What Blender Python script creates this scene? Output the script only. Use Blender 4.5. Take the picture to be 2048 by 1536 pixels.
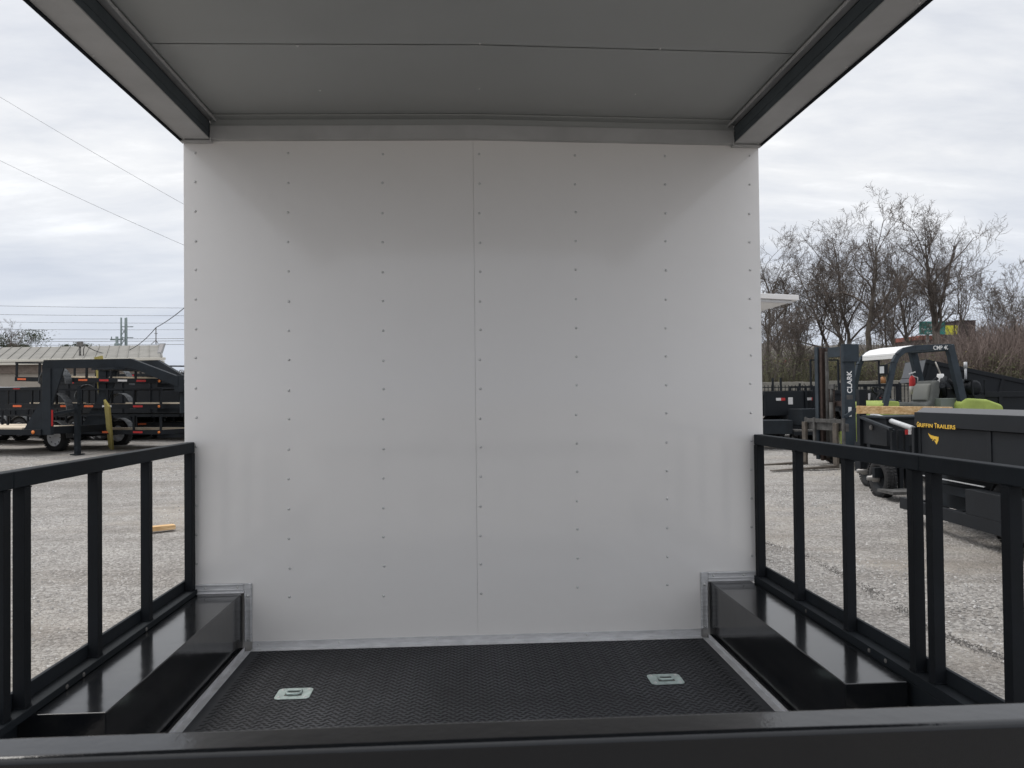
import bpy, math, random
import numpy as np
from mathutils import Vector, Matrix
random.seed(7)
R_=math.radians
SC=bpy.context.scene; COL=SC.collection
for o in list(bpy.data.objects): bpy.data.objects.remove(o)
# ------------------------------------------------------------ camera
F=1556.4; CAM=Vector((-0.061,-3.4941,1.0579)); YAW,PIT,ROL=-0.0591,0.0172,0.0108
YAW=0.0591*-1
def rotm():
    return (Matrix.Rotation(YAW,3,'Z')@Matrix.Rotation(PIT,3,'X')@Matrix.Rotation(ROL,3,'Y'))
RM=rotm()
cam=bpy.data.cameras.new('camera'); camo=bpy.data.objects.new('camera',cam); COL.objects.link(camo)
M4=Matrix(((RM[0][0],RM[0][2],-RM[0][1],CAM[0]),(RM[1][0],RM[1][2],-RM[1][1],CAM[1]),(RM[2][0],RM[2][2],-RM[2][1],CAM[2]),(0,0,0,1)))
camo.matrix_world=M4
cam.sensor_width=36; cam.sensor_fit='HORIZONTAL'; cam.lens=F/2048*36
cam.clip_start=.02; cam.clip_end=3000
cam.dof.use_dof=True; cam.dof.focus_distance=4.6; cam.dof.aperture_fstop=11
SC.camera=camo
SC.view_settings.view_transform='Standard'; SC.view_settings.look='None'; SC.view_settings.gamma=1; SC.view_settings.exposure=0.34
try: SC.view_settings.use_curve_mapping=False
except Exception: pass
# ------------------------------------------------------------ sky and sun
SUN_EL,SUN_AZ=R_(62),R_(-60)       # azimuth measured from +Y towards +X
w=bpy.data.worlds.new('World'); SC.world=w; w.use_nodes=True
nt=w.node_tree; nt.nodes.clear(); N=nt.nodes.new; L=nt.links.new
def nd(t,tree=None,**k):
    n=(tree or nt).nodes.new(t)
    for a,b in k.items(): setattr(n,a,b)
    return n
out=nd('ShaderNodeOutputWorld'); bg=nd('ShaderNodeBackground'); bg.inputs[1].default_value=.1
sky=nd('ShaderNodeTexSky',sky_type='NISHITA',sun_disc=False,sun_elevation=SUN_EL,sun_rotation=SUN_AZ,dust_density=2.5)
tc=nd('ShaderNodeTexCoord'); sep=nd('ShaderNodeSeparateXYZ'); L(tc.outputs['Generated'],sep.inputs[0])
def mth(op,a,b=None,clamp=False,tree=None):
    n=nd('ShaderNodeMath',tree,operation=op,use_clamp=clamp); lk=(tree or nt).links.new
    for i,v in enumerate((a,b)):
        if v is None: continue
        if isinstance(v,(int,float)): n.inputs[i].default_value=v
        else: lk(v,n.inputs[i])
    return n.outputs[0]
zz=mth('ADD',mth('MAXIMUM',sep.outputs[2],0.0),.16)
cmb=nd('ShaderNodeCombineXYZ'); L(mth('DIVIDE',sep.outputs[0],zz),cmb.inputs[0]); L(mth('DIVIDE',sep.outputs[1],zz),cmb.inputs[1])
def noise(vec,scale,detail,rough,dist,tree=None,dim='3D'):
    n=nd('ShaderNodeTexNoise',tree); (tree or nt).links.new(vec,n.inputs['Vector'])
    n.inputs['Scale'].default_value=scale;n.inputs['Detail'].default_value=detail;n.inputs['Roughness'].default_value=rough;n.inputs['Distortion'].default_value=dist
    return n.outputs['Fac']
def ramp(fac,stops,tree=None):
    n=nd('ShaderNodeValToRGB',tree); (tree or nt).links.new(fac,n.inputs[0]); e=n.color_ramp.elements
    while len(e)<len(stops): e.new(.5)
    for i,(p,c) in enumerate(stops): e[i].position=p; e[i].color=(*c,1)
    return n.outputs[0]
mp=nd('ShaderNodeMapping'); L(cmb.outputs[0],mp.inputs[0]); mp.inputs['Scale'].default_value=(.75,1.5,1); mp.inputs['Rotation'].default_value=(0,0,.12); mp.inputs['Location'].default_value=(3.2,1.4,.3)
n1=noise(mp.outputs[0],1.1,7,.56,.35); n2=noise(mp.outputs[0],3.6,6,.6,.2)
nn=mth('ADD',mth('MULTIPLY',n1,.7),mth('MULTIPLY',n2,.3))
cl=ramp(nn,[(.35,(5.5,5.75,6.3)),(.47,(6.8,6.95,7.25)),(.56,(7.8,7.85,7.95)),(.66,(9.8,9.8,9.8))])
# towards the horizon the overcast thins to a bluish grey
hz=nd('ShaderNodeMix',data_type='RGBA'); L(ramp(sep.outputs[2],[(0,(1,1,1)),(.07,(.75,.75,.75)),(.26,(0,0,0))]),hz.inputs[0]); L(cl,hz.inputs[6]); hz.inputs[7].default_value=(5.4,5.9,6.9,1)
mx=nd('ShaderNodeMix',data_type='RGBA'); mx.inputs[0].default_value=.92; L(sky.outputs[0],mx.inputs[6]); L(hz.outputs[2],mx.inputs[7])
zb=nd('ShaderNodeMix',data_type='RGBA',blend_type='MULTIPLY'); zb.inputs[0].default_value=1; L(mx.outputs[2],zb.inputs[6]); L(ramp(sep.outputs[2],[(0,(.94,.94,.94)),(.42,(1,1,1)),(.85,(1.75,1.75,1.75))]),zb.inputs[7])
L(zb.outputs[2],bg.inputs[0]); L(bg.outputs[0],out.inputs[0])
sl=bpy.data.lights.new('sun','SUN'); sl.energy=1.3; sl.angle=R_(25); sl.color=(1,.96,.9)
so=bpy.data.objects.new('sun',sl); COL.objects.link(so)
sd=Vector((math.sin(SUN_AZ)*math.cos(SUN_EL),math.cos(SUN_AZ)*math.cos(SUN_EL),math.sin(SUN_EL)))
so.rotation_euler=(-sd).to_track_quat('-Z','Y').to_euler(); so.location=(0,0,30)
# ------------------------------------------------------------ helpers
def ray(px,py):
    return RM@Vector(((px-1024)/F,1,-(py-768)/F))
def at(px,py,d): return CAM+ray(px,py)*d
def gz(x,y):
    t=max(-20,min(60,y+3.5)); return -.55+.0135*t
def ground(px,py):
    r=ray(px,py); t=(CAM.z+.55)/(.0135*r.y-r.z); return CAM+r*t
def on_x(px,py,X):
    r=ray(px,py); return CAM+r*((X-CAM.x)/r.x)
def gat(px,d,py=800):
    p=at(px,py,d); return Vector((p.x,p.y,gz(p.x,p.y)))
def mat(name,col,rough=.5,metal=0,var=0,vscale=8,bump=0,bscale=40,spec=.5,coat=0,col2=None,ocs=None,detail=4,stretch=None):
    m=bpy.data.materials.new(name); m.use_nodes=True; t=m.node_tree; b=t.nodes['Principled BSDF']
    b.inputs['Base Color'].default_value=(*col,1); b.inputs['Roughness'].default_value=rough; b.inputs['Metallic'].default_value=metal
    b.inputs['Specular IOR Level'].default_value=spec; b.inputs['Coat Weight'].default_value=coat; b.inputs['Coat Roughness'].default_value=.08
    c=nd('ShaderNodeTexCoord',t); v=c.outputs['Object']
    if stretch:
        q=nd('ShaderNodeMapping',t); t.links.new(v,q.inputs[0]); q.inputs['Scale'].default_value=stretch; v=q.outputs[0]
    if var or col2:
        f=noise(v,vscale,detail,.6,.2,t)
        c2=col2 or tuple(min(1,x*(1+var)) for x in col); c1=col if col2 else tuple(x*(1-var) for x in col)
        t.links.new(ramp(f,[(.33,c1),(.67,c2)],t),b.inputs['Base Color'])
        if rough>.15:
            r=mth('ADD',mth('MULTIPLY',f,.25),rough-.12,False,t); t.links.new(r,b.inputs['Roughness'])
    if bump:
        f=noise(v,bscale,4,.6,0,t); bn=nd('ShaderNodeBump',t); bn.inputs['Strength'].default_value=1; bn.inputs['Distance'].default_value=bump
        t.links.new(f,bn.inputs['Height']); t.links.new(bn.outputs[0],b.inputs['Normal'])
    return m
class MB:
    def __init__(s): s.v=[]; s.f=[]; s.m=[]; s.sm=[]; s.cur=0; s.mats=[]
    def use(s,m):
        if m not in s.mats: s.mats.append(m)
        s.cur=s.mats.index(m); return s
    def add(s,vs,fs,smooth=False):
        n=len(s.v); s.v.extend([tuple(a) for a in vs]); s.f.extend([tuple(i+n for i in f) for f in fs]); s.m.extend([s.cur]*len(fs)); s.sm.extend([smooth]*len(fs)); return s
    def box(s,a,b):
        x0,x1=sorted((a[0],b[0]));y0,y1=sorted((a[1],b[1]));z0,z1=sorted((a[2],b[2]))
        return s.add([(x0,y0,z0),(x1,y0,z0),(x1,y1,z0),(x0,y1,z0),(x0,y0,z1),(x1,y0,z1),(x1,y1,z1),(x0,y1,z1)],
            [(0,3,2,1),(4,5,6,7),(0,1,5,4),(1,2,6,5),(2,3,7,6),(3,0,4,7)])
    def hexa(s,p):   # 4 bottom ccw, 4 top ccw
        return s.add(p,[(0,3,2,1),(4,5,6,7),(0,1,5,4),(1,2,6,5),(2,3,7,6),(3,0,4,7)])
    def prism(s,poly,axis,a,b):  # poly 2D extruded along axis between a and b
        def P(u,v,w):
            return {'x':(w,u,v),'y':(u,w,v),'z':(u,v,w)}[axis]
        n=len(poly); vs=[P(u,v,a) for u,v in poly]+[P(u,v,b) for u,v in poly]
        fs=[tuple(range(n-1,-1,-1)),tuple(range(n,2*n))]+[(i,(i+1)%n,n+(i+1)%n,n+i) for i in range(n)]
        return s.add(vs,fs)
    def bar(s,p,q,wd,h=None,up=(0,0,1)):   # rectangular bar between two points
        p=Vector(p);q=Vector(q);d=(q-p).normalized();u=Vector(up)
        if abs(d.dot(u))>.98: u=Vector((0,1,0))
        sd_=d.cross(u).normalized(); u=sd_.cross(d); h=h or wd
        a=sd_*(wd/2); b=u*(h/2)
        return s.hexa([p-a-b,p+a-b,q+a-b,q-a-b,p-a+b,p+a+b,q+a+b,q-a+b])
    def tube(s,pts,r,n=8,cap=True,smooth=True):
        pts=[Vector(p) for p in pts]; rs=r if isinstance(r,(list,tuple)) else [r]*len(pts)
        d0=(pts[1]-pts[0]).normalized(); u=d0.orthogonal().normalized(); vs=[]
        for i,p in enumerate(pts):
            d=(pts[min(i+1,len(pts)-1)]-pts[max(i-1,0)]).normalized()
            u=(u-d*u.dot(d)); u=u.normalized() if u.length>1e-6 else d.orthogonal().normalized(); v=d.cross(u)
            for k in range(n):
                a=2*math.pi*k/n; vs.append(p+(u*math.cos(a)+v*math.sin(a))*rs[i])
        fs=[(i*n+k,i*n+(k+1)%n,(i+1)*n+(k+1)%n,(i+1)*n+k) for i in range(len(pts)-1) for k in range(n)]
        s.add(vs,fs,smooth)
        if cap and n>3:
            m=len(s.v)-len(vs); e=(len(pts)-1)*n
            s.f.append(tuple(m+k for k in range(n-1,-1,-1))); s.f.append(tuple(m+e+k for k in range(n))); s.m+= [s.cur]*2; s.sm+=[False]*2
        return s
    def lathe(s,c,axis,prof,n=24,smooth=True):  # prof: (along axis, radius)
        c=Vector(c); d=Vector(axis).normalized(); u=d.orthogonal().normalized(); v=d.cross(u); vs=[]
        for (h,r) in prof:
            for k in range(n):
                a=2*math.pi*k/n; vs.append(c+d*h+(u*math.cos(a)+v*math.sin(a))*r)
        fs=[(i*n+k,i*n+(k+1)%n,(i+1)*n+(k+1)%n,(i+1)*n+k) for i in range(len(prof)-1) for k in range(n)]
        return s.add(vs,fs,smooth)
    def build(s,name,m=None,parent=None,bevel=0,label=None,loc=None,seg=2):
        me=bpy.data.meshes.new(name); me.from_pydata(s.v,[],s.f)
        mats=s.mats if s.mats else [m]
        for q in mats: me.materials.append(q)
        me.polygons.foreach_set('material_index',s.m); me.polygons.foreach_set('use_smooth',s.sm); me.update()
        o=bpy.data.objects.new(name,me); COL.objects.link(o)
        if parent: o.parent=parent
        if loc is not None: o.location=loc
        if bevel:
            b=o.modifiers.new('bevel','BEVEL'); b.width=bevel; b.segments=seg; b.limit_method='ANGLE'; b.angle_limit=R_(40); b.harden_normals=True
            me.polygons.foreach_set('use_smooth',[True]*len(me.polygons))
        if label: o['label']=label
        return o
def tag(o,label,cat,group=None):
    o['label']=label; o['category']=cat
    if group: o['group']=group
    return o
def thing(name,label,cat,loc=(0,0,0),rz=0,group=None):
    o=bpy.data.objects.new(name,None); COL.objects.link(o); o.location=loc; o.rotation_euler=(0,0,rz); o.empty_display_size=.2
    return tag(o,label,cat,group)
def struct(o,kind='structure'): o['kind']=kind; return o
def copy_tree(o,parent=None):
    c=o.copy(); COL.objects.link(c); c.parent=parent
    for ch in list(o.children): copy_tree(ch,c)
    return c
def local(o,p):  # world point into the frame of an empty placed with loc + rz
    return Matrix.Rotation(-o.rotation_euler.z,3,'Z')@(Vector(p)-o.location)
def textmesh(name,txt,m,size,parent,mw,extr=.0008,width=None,space=1.0,bold=0):
    cu=bpy.data.curves.new(name,'FONT'); cu.body=txt; cu.size=size; cu.extrude=extr; cu.space_character=space; cu.offset=bold
    o=bpy.data.objects.new(name,cu); COL.objects.link(o); bpy.context.view_layer.update()
    me=bpy.data.meshes.new_from_object(o.evaluated_get(bpy.context.evaluated_depsgraph_get())); bpy.data.objects.remove(o)
    xs=[v.co.x for v in me.vertices]; x0=min(xs); wd=max(xs)-x0; k=(width/wd) if width else 1
    for v in me.vertices: v.co.x=(v.co.x-x0)*k
    me.materials.clear(); me.materials.append(m)
    o=bpy.data.objects.new(name,me); COL.objects.link(o); o.parent=parent; o.matrix_local=mw
    return o
def frame(org,xd,yd):   # matrix with text x along xd, text up along yd
    x=Vector(xd).normalized(); y=Vector(yd); y=(y-x*y.dot(x)).normalized(); z=x.cross(y)
    return Matrix(((x.x,y.x,z.x,org[0]),(x.y,y.y,z.y,org[1]),(x.z,y.z,z.z,org[2]),(0,0,0,1)))
# ------------------------------------------------------------ materials
BLACK=mat('black_paint',(.006,.008,.011),.32,0,.25,6,.0004,60,spec=.28)
BLACKG=mat('black_gloss_sheet',(.005,.006,.008),.14,0,0,14,.0009,9,spec=.5,coat=.12,col2=(.013,.0135,.014),detail=9)
BLACKM=mat('black_satin_paint',(.0085,.0125,.017),.40,0,.3,3,.0006,50,spec=.38)
DARK=mat('dark_underside',(.012,.012,.013),.7,0,.3)
WHITE=mat('white_aluminium_skin',(.85,.828,.808),.20,0,.012,1.4,.014,1.2,spec=.6,coat=1.0)
WHITE.node_tree.nodes['Principled BSDF'].inputs['Coat Roughness'].default_value=.10
GALV=mat('galvanised_ceiling',(.42,.43,.425),.27,.6,.035,1.2,.0012,1.2,detail=2)
TRIMG=mat('grey_painted_steel',(.50,.50,.50),.40,.35,.08,4)
ALU=mat('bare_aluminium',(.70,.70,.71),.30,.6,.12,12,.0003,120,stretch=(1,1,6))
SCREW=mat('zinc_screw',(.70,.70,.69),.4,.42,.1)
ZINC=mat('zinc_plate',(.52,.60,.58),.28,.8,.15,30)
RUBBER=mat('rubber_mat',(.050,.052,.057),.55,0,.35,2.2,.0004,300)
TREADBAR=mat('shaded_tread_bar',(.012,.012,.014),.35,0,.3,3)  # bars darker than the mat, their shadow side put into the colour
TYRE=mat('tyre_rubber',(.022,.022,.023),.75,0,.3,20)
STEEL=mat('raw_steel',(.22,.21,.20),.5,.6,.3,10)
SILVER=mat('silver_paint',(.5,.51,.52),.35,.5,.1)
WOOD=mat('pine_plank',(.40,.23,.09),.6,0,0,5,.0006,30,col2=(.70,.50,.28),stretch=(1,9,9))
WOODY=mat('treated_lumber',(.30,.25,.07),.65,0,0,4,.0006,30,col2=(.40,.34,.12),stretch=(6,6,1))
DECKW=mat('deck_boards',(.50,.42,.32),.7,0,0,3,.001,20,col2=(.64,.56,.44),stretch=(1,8,8))
ORANGE=mat('orange_reflector',(.62,.12,.035),.3,0,.15,40)
RED=mat('red_reflector',(.45,.02,.02),.3,0,.15,40)
WHITER=mat('white_reflector',(.65,.63,.62),.3,0,.1,40)
AMBER=mat('amber_lamp',(.7,.20,.04),.25)
WPAINT=mat('white_lettering',(.75,.75,.74),.5)
YEL=mat('yellow_lettering',(.78,.48,.05),.45)
YEL2=mat('gold_logo',(.72,.45,.04),.45)
# ------------------------------------------------------------ ground, hill
m=bpy.data.materials.new('gravel'); m.use_nodes=True; t=m.node_tree; b=t.nodes['Principled BSDF']; b.inputs['Roughness'].default_value=.9
g=nd('ShaderNodeNewGeometry',t); pos=g.outputs['Position']
v=nd('ShaderNodeTexVoronoi',t); t.links.new(pos,v.inputs['Vector']); v.inputs['Scale'].default_value=52
v2=nd('ShaderNodeTexVoronoi',t); t.links.new(pos,v2.inputs['Vector']); v2.inputs['Scale'].default_value=95
cellv=nd('ShaderNodeSeparateColor',t); t.links.new(v.outputs['Color'],cellv.inputs[0])
base=ramp(cellv.outputs[0],[(0,(.195,.184,.171)),(.5,(.305,.291,.273)),(1,(.45,.435,.415))],t)
big=noise(pos,.45,5,.6,.6,t); med=noise(pos,3.5,5,.65,.3,t)
tan=nd('ShaderNodeMix',t,data_type='RGBA'); t.links.new(ramp(big,[(.5,(0,0,0)),(.66,(.8,.8,.8))],t),tan.inputs[0]); t.links.new(base,tan.inputs[6]); tan.inputs[7].default_value=(.36,.33,.29,1)
mul=nd('ShaderNodeMix',t,data_type='RGBA',blend_type='MULTIPLY'); mul.inputs[0].default_value=1; t.links.new(tan.outputs[2],mul.inputs[6]); t.links.new(ramp(med,[(.3,(.78,.77,.76)),(.7,(1.10,1.09,1.08))],t),mul.inputs[7])
# tyre tracks: stretched dark damp streaks
q=nd('ShaderNodeMapping',t); t.links.new(pos,q.inputs[0]); q.inputs['Scale'].default_value=(.22,1.7,1); q.inputs['Rotation'].default_value=(0,0,.25)
tr=noise(q.outputs[0],1.0,4,.6,.5,t)
mul2=nd('ShaderNodeMix',t,data_type='RGBA',blend_type='MULTIPLY'); mul2.inputs[0].default_value=.55; t.links.new(mul.outputs[2],mul2.inputs[6]); t.links.new(ramp(tr,[(.36,(.66,.63,.60)),(.5,(1,1,1))],t),mul2.inputs[7])
t.links.new(mul2.outputs[2],b.inputs['Base Color'])
bn=nd('ShaderNodeBump',t); bn.inputs['Distance'].default_value=.017; bn.inputs['Strength'].default_value=1
hh=mth('ADD',mth('MULTIPLY',v.outputs['Distance'],-1.0,False,t),mth('MULTIPLY',v2.outputs['Distance'],-.5,False,t),False,t)
t.links.new(hh,bn.inputs['Height']); t.links.new(bn.outputs[0],b.inputs['Normal'])
GRAVEL=m
def bump_ground(x,y):
    return .012*math.sin(x*1.7+y*.9)+.010*math.sin(x*.6-y*1.3+1)
mb=MB(); xs=[-700,-300,-150,-90]+[-60+i*1.0 for i in range(121)]+[90,150,300,700]; ys=[-300,-120,-60]+[-30+i*1.0 for i in range(91)]+[80,120,250,600,1200]
near=lambda x,y: max(0,1-max(0,abs(x)-12)/10)*max(0,1-max(0,abs(y)-16)/12)
vs=[(x,y,gz(x,y)+bump_ground(x,y)*near(x,y)) for y in ys for x in xs]; n=len(xs)
mb.add(vs,[(j*n+i,j*n+i+1,(j+1)*n+i+1,(j+1)*n+i) for j in range(len(ys)-1) for i in range(n-1)],True)
struct(mb.build('ground',GRAVEL))
# loose stones (a real layer over the sheet)
def stones(n,regs,name,m,seed,s0=.008,s1=.026):
    rg=np.random.default_rng(seed); V=[];Fc=[]
    base=np.array([(1,0,0),(0,1,0),(-1,0,0),(0,-1,0),(0,0,.8),(.5,.5,.4),(-.6,.4,.35)])[:5]
    fs=np.array([(0,1,4),(1,2,4),(2,3,4),(3,0,4)])
    k=0
    for (x0,x1,y0,y1,w_) in regs:
        c=int(n*w_); X=rg.uniform(x0,x1,c); Y=rg.uniform(y0,y1,c); S=rg.uniform(s0,s1,c)**1; A=rg.uniform(0,6.28,c)
        for x,y,s_,a in zip(X,Y,S,A):
            ca,sa=math.cos(a)*s_,math.sin(a)*s_; e=rg.uniform(.6,1.3,5)
            z=gz(x,y)+bump_ground(x,y)*near(x,y)-.002
            for (px,py,pz),q_ in zip(base,e): V.append((x+(px*ca-py*sa)*q_,y+(px*sa+py*ca)*q_,z+pz*s_*q_))
            Fc.append(fs+k*5); k+=1
    me=bpy.data.meshes.new(name); Fc=np.concatenate(Fc); me.from_pydata(V,[],Fc.tolist()); me.materials.append(m); me.update()
    o=bpy.data.objects.new(name,me); COL.objects.link(o); return struct(o,'stuff')
ST=bpy.data.materials.new('loose_stone'); ST.use_nodes=True; t=ST.node_tree; b=t.nodes['Principled BSDF']; b.inputs['Roughness'].default_value=.85
g=nd('ShaderNodeNewGeometry',t); t.links.new(ramp(g.outputs['Random Per Island'],[(0,(.20,.195,.188)),(.45,(.32,.306,.29)),(.8,(.42,.405,.388)),(1,(.54,.53,.515))],t),b.inputs['Base Color'])
stones(46000,[(-7,-1.5,-1.5,7,.45),(1.5,7.5,-1.8,8,.55)],'gravel_stones',ST,3,.005,.016)
stones(16000,[(-12,-2,7,17,.5),(2,12,8,17,.5)],'gravel_stones',ST,4,.008,.02)
# damp rut of a tyre crossing the gravel beside the porch, a real groove edge of pushed-up dark grit
RUT=mat('damp_grit',(.11,.104,.098),.85,0,.4,30,.006,60)
rg=random.Random(5); mb=MB()
pp=[ground(a,b_) for a,b_ in ((1530,1085),(1610,1112),(1700,1160),(1790,1215),(1870,1265),(1940,1295),(2010,1322),(2080,1350))]
pl=[]
for i in range(len(pp)-1):
    for k in range(24): pl.append(pp[i].lerp(pp[i+1],k/24))
for ip,p in enumerate(pl):
    for k in range(int(13+9*math.sin(ip*.35)+4*math.sin(ip*1.1))):
        off=rg.gauss(0,.032); x=p.x+off; y=p.y+rg.gauss(0,.05); s_=rg.uniform(.003,.008); z=gz(x,y)+bump_ground(x,y)
        a=rg.uniform(0,6.28); c,s2=math.cos(a)*s_,math.sin(a)*s_
        mb.add([(x+c,y+s2,z-.001),(x-s2,y+c,z-.001),(x-c,y-s2,z-.001),(x+s2,y-c,z-.001),(x,y,z+s_*.7)],[(0,1,4),(1,2,4),(2,3,4),(3,0,4)])
struct(mb.build('rut_grit',RUT),'stuff')
# hill far on the right and behind everything
HILL=mat('winter_woodland_hill',(.085,.075,.070),.95,0,0,.06,.6,.5,col2=(.14,.13,.115),detail=8)
mb=MB(); nx=70; vs=[];rows=6
for j in range(rows):
    for i in range(nx):
        x=-260+i*12; y=150+j*45
        h=(10+6*math.sin(x*.012+.6)+3*math.sin(x*.05+j)+1.2*math.sin(x*.17+j*2))*(.35+.65*math.sin(min(1,(j)/4)*math.pi/2))
        if x<60: h*=max(.0,min(1,(x+60)/120))
        vs.append((x,y,-1.2+max(0,h)*1.25*(1 if j else .0)))
mb.add(vs,[(j*nx+i,j*nx+i+1,(j+1)*nx+i+1,(j+1)*nx+i) for j in range(rows-1) for i in range(nx-1)],True)
struct(mb.build('hill',HILL))
# earth bank behind the block wall
BANK=mat('leaf_litter',(.075,.060,.042),.95,0,0,.5,.05,6,col2=(.12,.095,.06),detail=8)
a=gat(1490,38.6);c=gat(2230,38.6); mb=MB(); nx=60;vs=[];
for j,(dy,h) in enumerate(((0,1.15),(3,1.5),(9,1.9),(20,2.2),(45,2.4),(100,2.2),(140,-1))):
    for i in range(nx):
        u=-.1+i/(nx-1)*1.35; x=a.x+(c.x-a.x)*u-j*.6; y=a.y+(c.y-a.y)*u+dy
        vs.append((x,y,gz(x,min(y,45))+h+.2*math.sin(x*.9+j)*(j>0)))
mb.add(vs,[(j*nx+i,j*nx+i+1,(j+1)*nx+i+1,(j+1)*nx+i) for j in range(6) for i in range(nx-1)],True)
struct(mb.build('bank',BANK))
# ------------------------------------------------------------ the porch trailer
W=1.295; HT=2.2045; ZF=-.035; ZC=2.30; CR=.016
T=thing('porch_trailer','white enclosed trailer seen from its open rear porch, with black railings and steel roof','trailer',(0,0,0))
crown=lambda x: CR*(1-abs(x)/W)
# wall panels
SEAM=on_x  # placeholder
def plane_y(px,py,Y=0.):
    r=ray(px,py); return CAM+r*((Y-CAM.y)/r.y)
sx=plane_y(951,780).x
CLX,CRX=-1.007,.993   # inner faces of trims around the curb boxes
CH=.256
panels=[]
for (x0,x1) in ((-W,sx-.0004),(sx+.0004,W)):
    pts=[]; 
    if x0<-1: poly=[(x0,CH),(CLX,CH),(CLX,ZF),(x1,ZF),(x1,HT+crown(x1)),(x0,HT)]
    else: poly=[(x0,ZF),(CRX,ZF),(CRX,CH),(x1,CH),(x1,HT),(x0,HT+crown(x0))]
    mb=MB().prism(poly,'y',0,.03); panels.append(mb.build('wall_panel',WHITE,T,bevel=.0006))
MB().box((-W+.03,.035,-.4),(W-.03,6.0,HT+.05)).build('body',WHITE,T,bevel=.02)
# screws of the wall
sm=MB().lathe((0,0,0),(0,-1,0),[(-.001,.0060),(.0008,.0060),(.0008,.0036),(.0026,.0034),(.0036,.002),(.0038,.0)],10)
scr0=None; cols=[391,576,765,959,1150,1330,1499]; cnt=0; rest=MB()
for ci,cx in enumerate(cols):
    for r_ in range(16):
        t_=ci/6; y0=305+8*t_; y1=(1198 if 0<ci<4 else 1187)-22*t_*.9
        py=y0+(y1-y0)*r_/15
        if ci==0 and r_>=15: continue
        if ci==6 and r_>=15: continue
        p=plane_y(cx+(8*(r_/15)*(.35 if ci<4 else .6)) if 0<ci<6 else (cx+(2 if ci==0 else 5)*r_/15),py)
        if p.z>HT-.03: continue
        p.x+=random.uniform(-.002,.002); p.z+=random.uniform(-.003,.003)
        par=panels[0] if p.x<sx else panels[1]
        cnt+=1
        if cnt<=100:
            if scr0 is None: scr0=sm.build('screw',SCREW,par,loc=(p.x,0,p.z)); s_=scr0
            else: s_=scr0.copy(); COL.objects.link(s_); s_.parent=par; s_.location=(p.x,0,p.z)
            s_.rotation_euler=(0,random.uniform(0,3),0)
        else: rest.lathe((p.x,0,p.z),(0,-1,0),[(-.001,.0062),(.0008,.0062),(.0008,.0036),(.0026,.0034),(.0036,.002),(.0038,.0)],10)
if cnt>100: struct(rest.build('screw',SCREW,panels[1]),'stuff')
def screw(par,loc,rot=(0,0,0),sc=1):
    s_=scr0.copy(); COL.objects.link(s_); s_.parent=par; s_.location=loc; s_.rotation_euler=rot; s_.scale=(sc,sc,sc); return s_
WEB=mat('dark_beam_web',(.075,.09,.10),.4,.2,.1)
# roof: ceiling sheets, side beams, header
YR=-3.25
def csheet(y0,y1):
    mb=MB(); n=8; xs_=[-W+.105+(2*W-.21)*i/n for i in range(n+1)]
    ny=10
    vs=[]
    for j in range(ny+1):
        y=y0+(y1-y0)*j/ny
        for x in xs_: vs.append((x,y,ZC+crown(x)))
    k=len(vs); vs+=[(x,y,z+.004) for (x,y,z) in vs]
    q=n+1; fs=[]
    for j in range(ny):
        for i in range(n):
            a=j*q+i; fs.append((a,a+q,a+q+1,a+1)); fs.append((k+a,k+a+1,k+a+q+1,k+a+q))
    mb.add(vs,fs,True); return mb.build('ceiling_panel',GALV,T)
ysm=-.74
c1=csheet(-.012,ysm+.003); c2=csheet(ysm-.003,-1.96); c3=csheet(-1.966,YR)
# dark rafters showing through the seams, and the outer roof skin
mb=MB()
for y in (ysm,-1.963): mb.box((-W+.1,y-.02,ZC+.022),(W-.1,y+.02,ZC+.05))
mb.build('roof_bow',DARK,T)
MB().prism([(-W-.01,ZC+.055),(W+.01,ZC+.055),(W+.01,ZC+.07),(0,ZC+.085),(-W-.01,ZC+.07)],'y',YR-.01,6.0).build('roof_skin',WHITE,T)
for s in (-1,1):
    mb=MB()
    xo,xi=s*W,s*(W-.122)
    mb.box((xo,.0,HT),(xi,YR,HT+.006))                # bottom flange
    mb.box((xo,.0,HT+.006),(xo-s*.006,YR,ZC+.05))     # outer web
    sb=mb.build('side_beam',TRIMG,T,bevel=.002)
    MB().box((xi,.0,HT+.0065),(xi+s*.006,YR,HT+.075)).box((xi-s*.003,0,HT+.03),(xi-s*.0005,YR,HT+.034)).build('beam_web',WEB,T)
    a=MB().box((xi+s*.03,-.0,ZC-.006),(xi-s*.028,YR,ZC-.002)).box((xi-s*.028,0,ZC-.016),(xi-s*.022,YR,ZC-.002))
    e=a.build('ceiling_edge_trim',TRIMG,T,bevel=.0015)
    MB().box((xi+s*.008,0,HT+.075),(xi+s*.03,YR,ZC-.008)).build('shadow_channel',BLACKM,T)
    MB().box((xo+s*.001,.0,HT-.012),(xo+s*.004,YR,ZC+.07)).build('drip_rail',BLACKM,T,bevel=.001)
    for y in (-.03,-.42,-.86,-1.3,-1.75): screw(sb,(s*(W-.012),y,HT),(R_(90),0,0),.9)
    for y in (-.3,-.62,-1.0,-1.4): screw(e,(xi-s*.026,y,ZC-.006),(R_(90),0,0),.8)
hx=W-.122
mb=MB()
for (x0,x1) in ((-hx,0),(0,hx)):
    y0,y1=-.03,-.001
    def q8(za,zb,ya,yb):
        return [(x0,ya,za+crown(x0)),(x1,ya,za+crown(x1)),(x1,yb,za+crown(x1)),(x0,yb,za+crown(x0)),(x0,ya,zb+crown(x0)),(x1,ya,zb+crown(x1)),(x1,yb,zb+crown(x1)),(x0,yb,zb+crown(x0))]
    mb.hexa(q8(HT-.002,HT+.058,-.03,-.001))
hb=mb.build('header_beam',TRIMG,T)
mb=MB()
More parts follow.
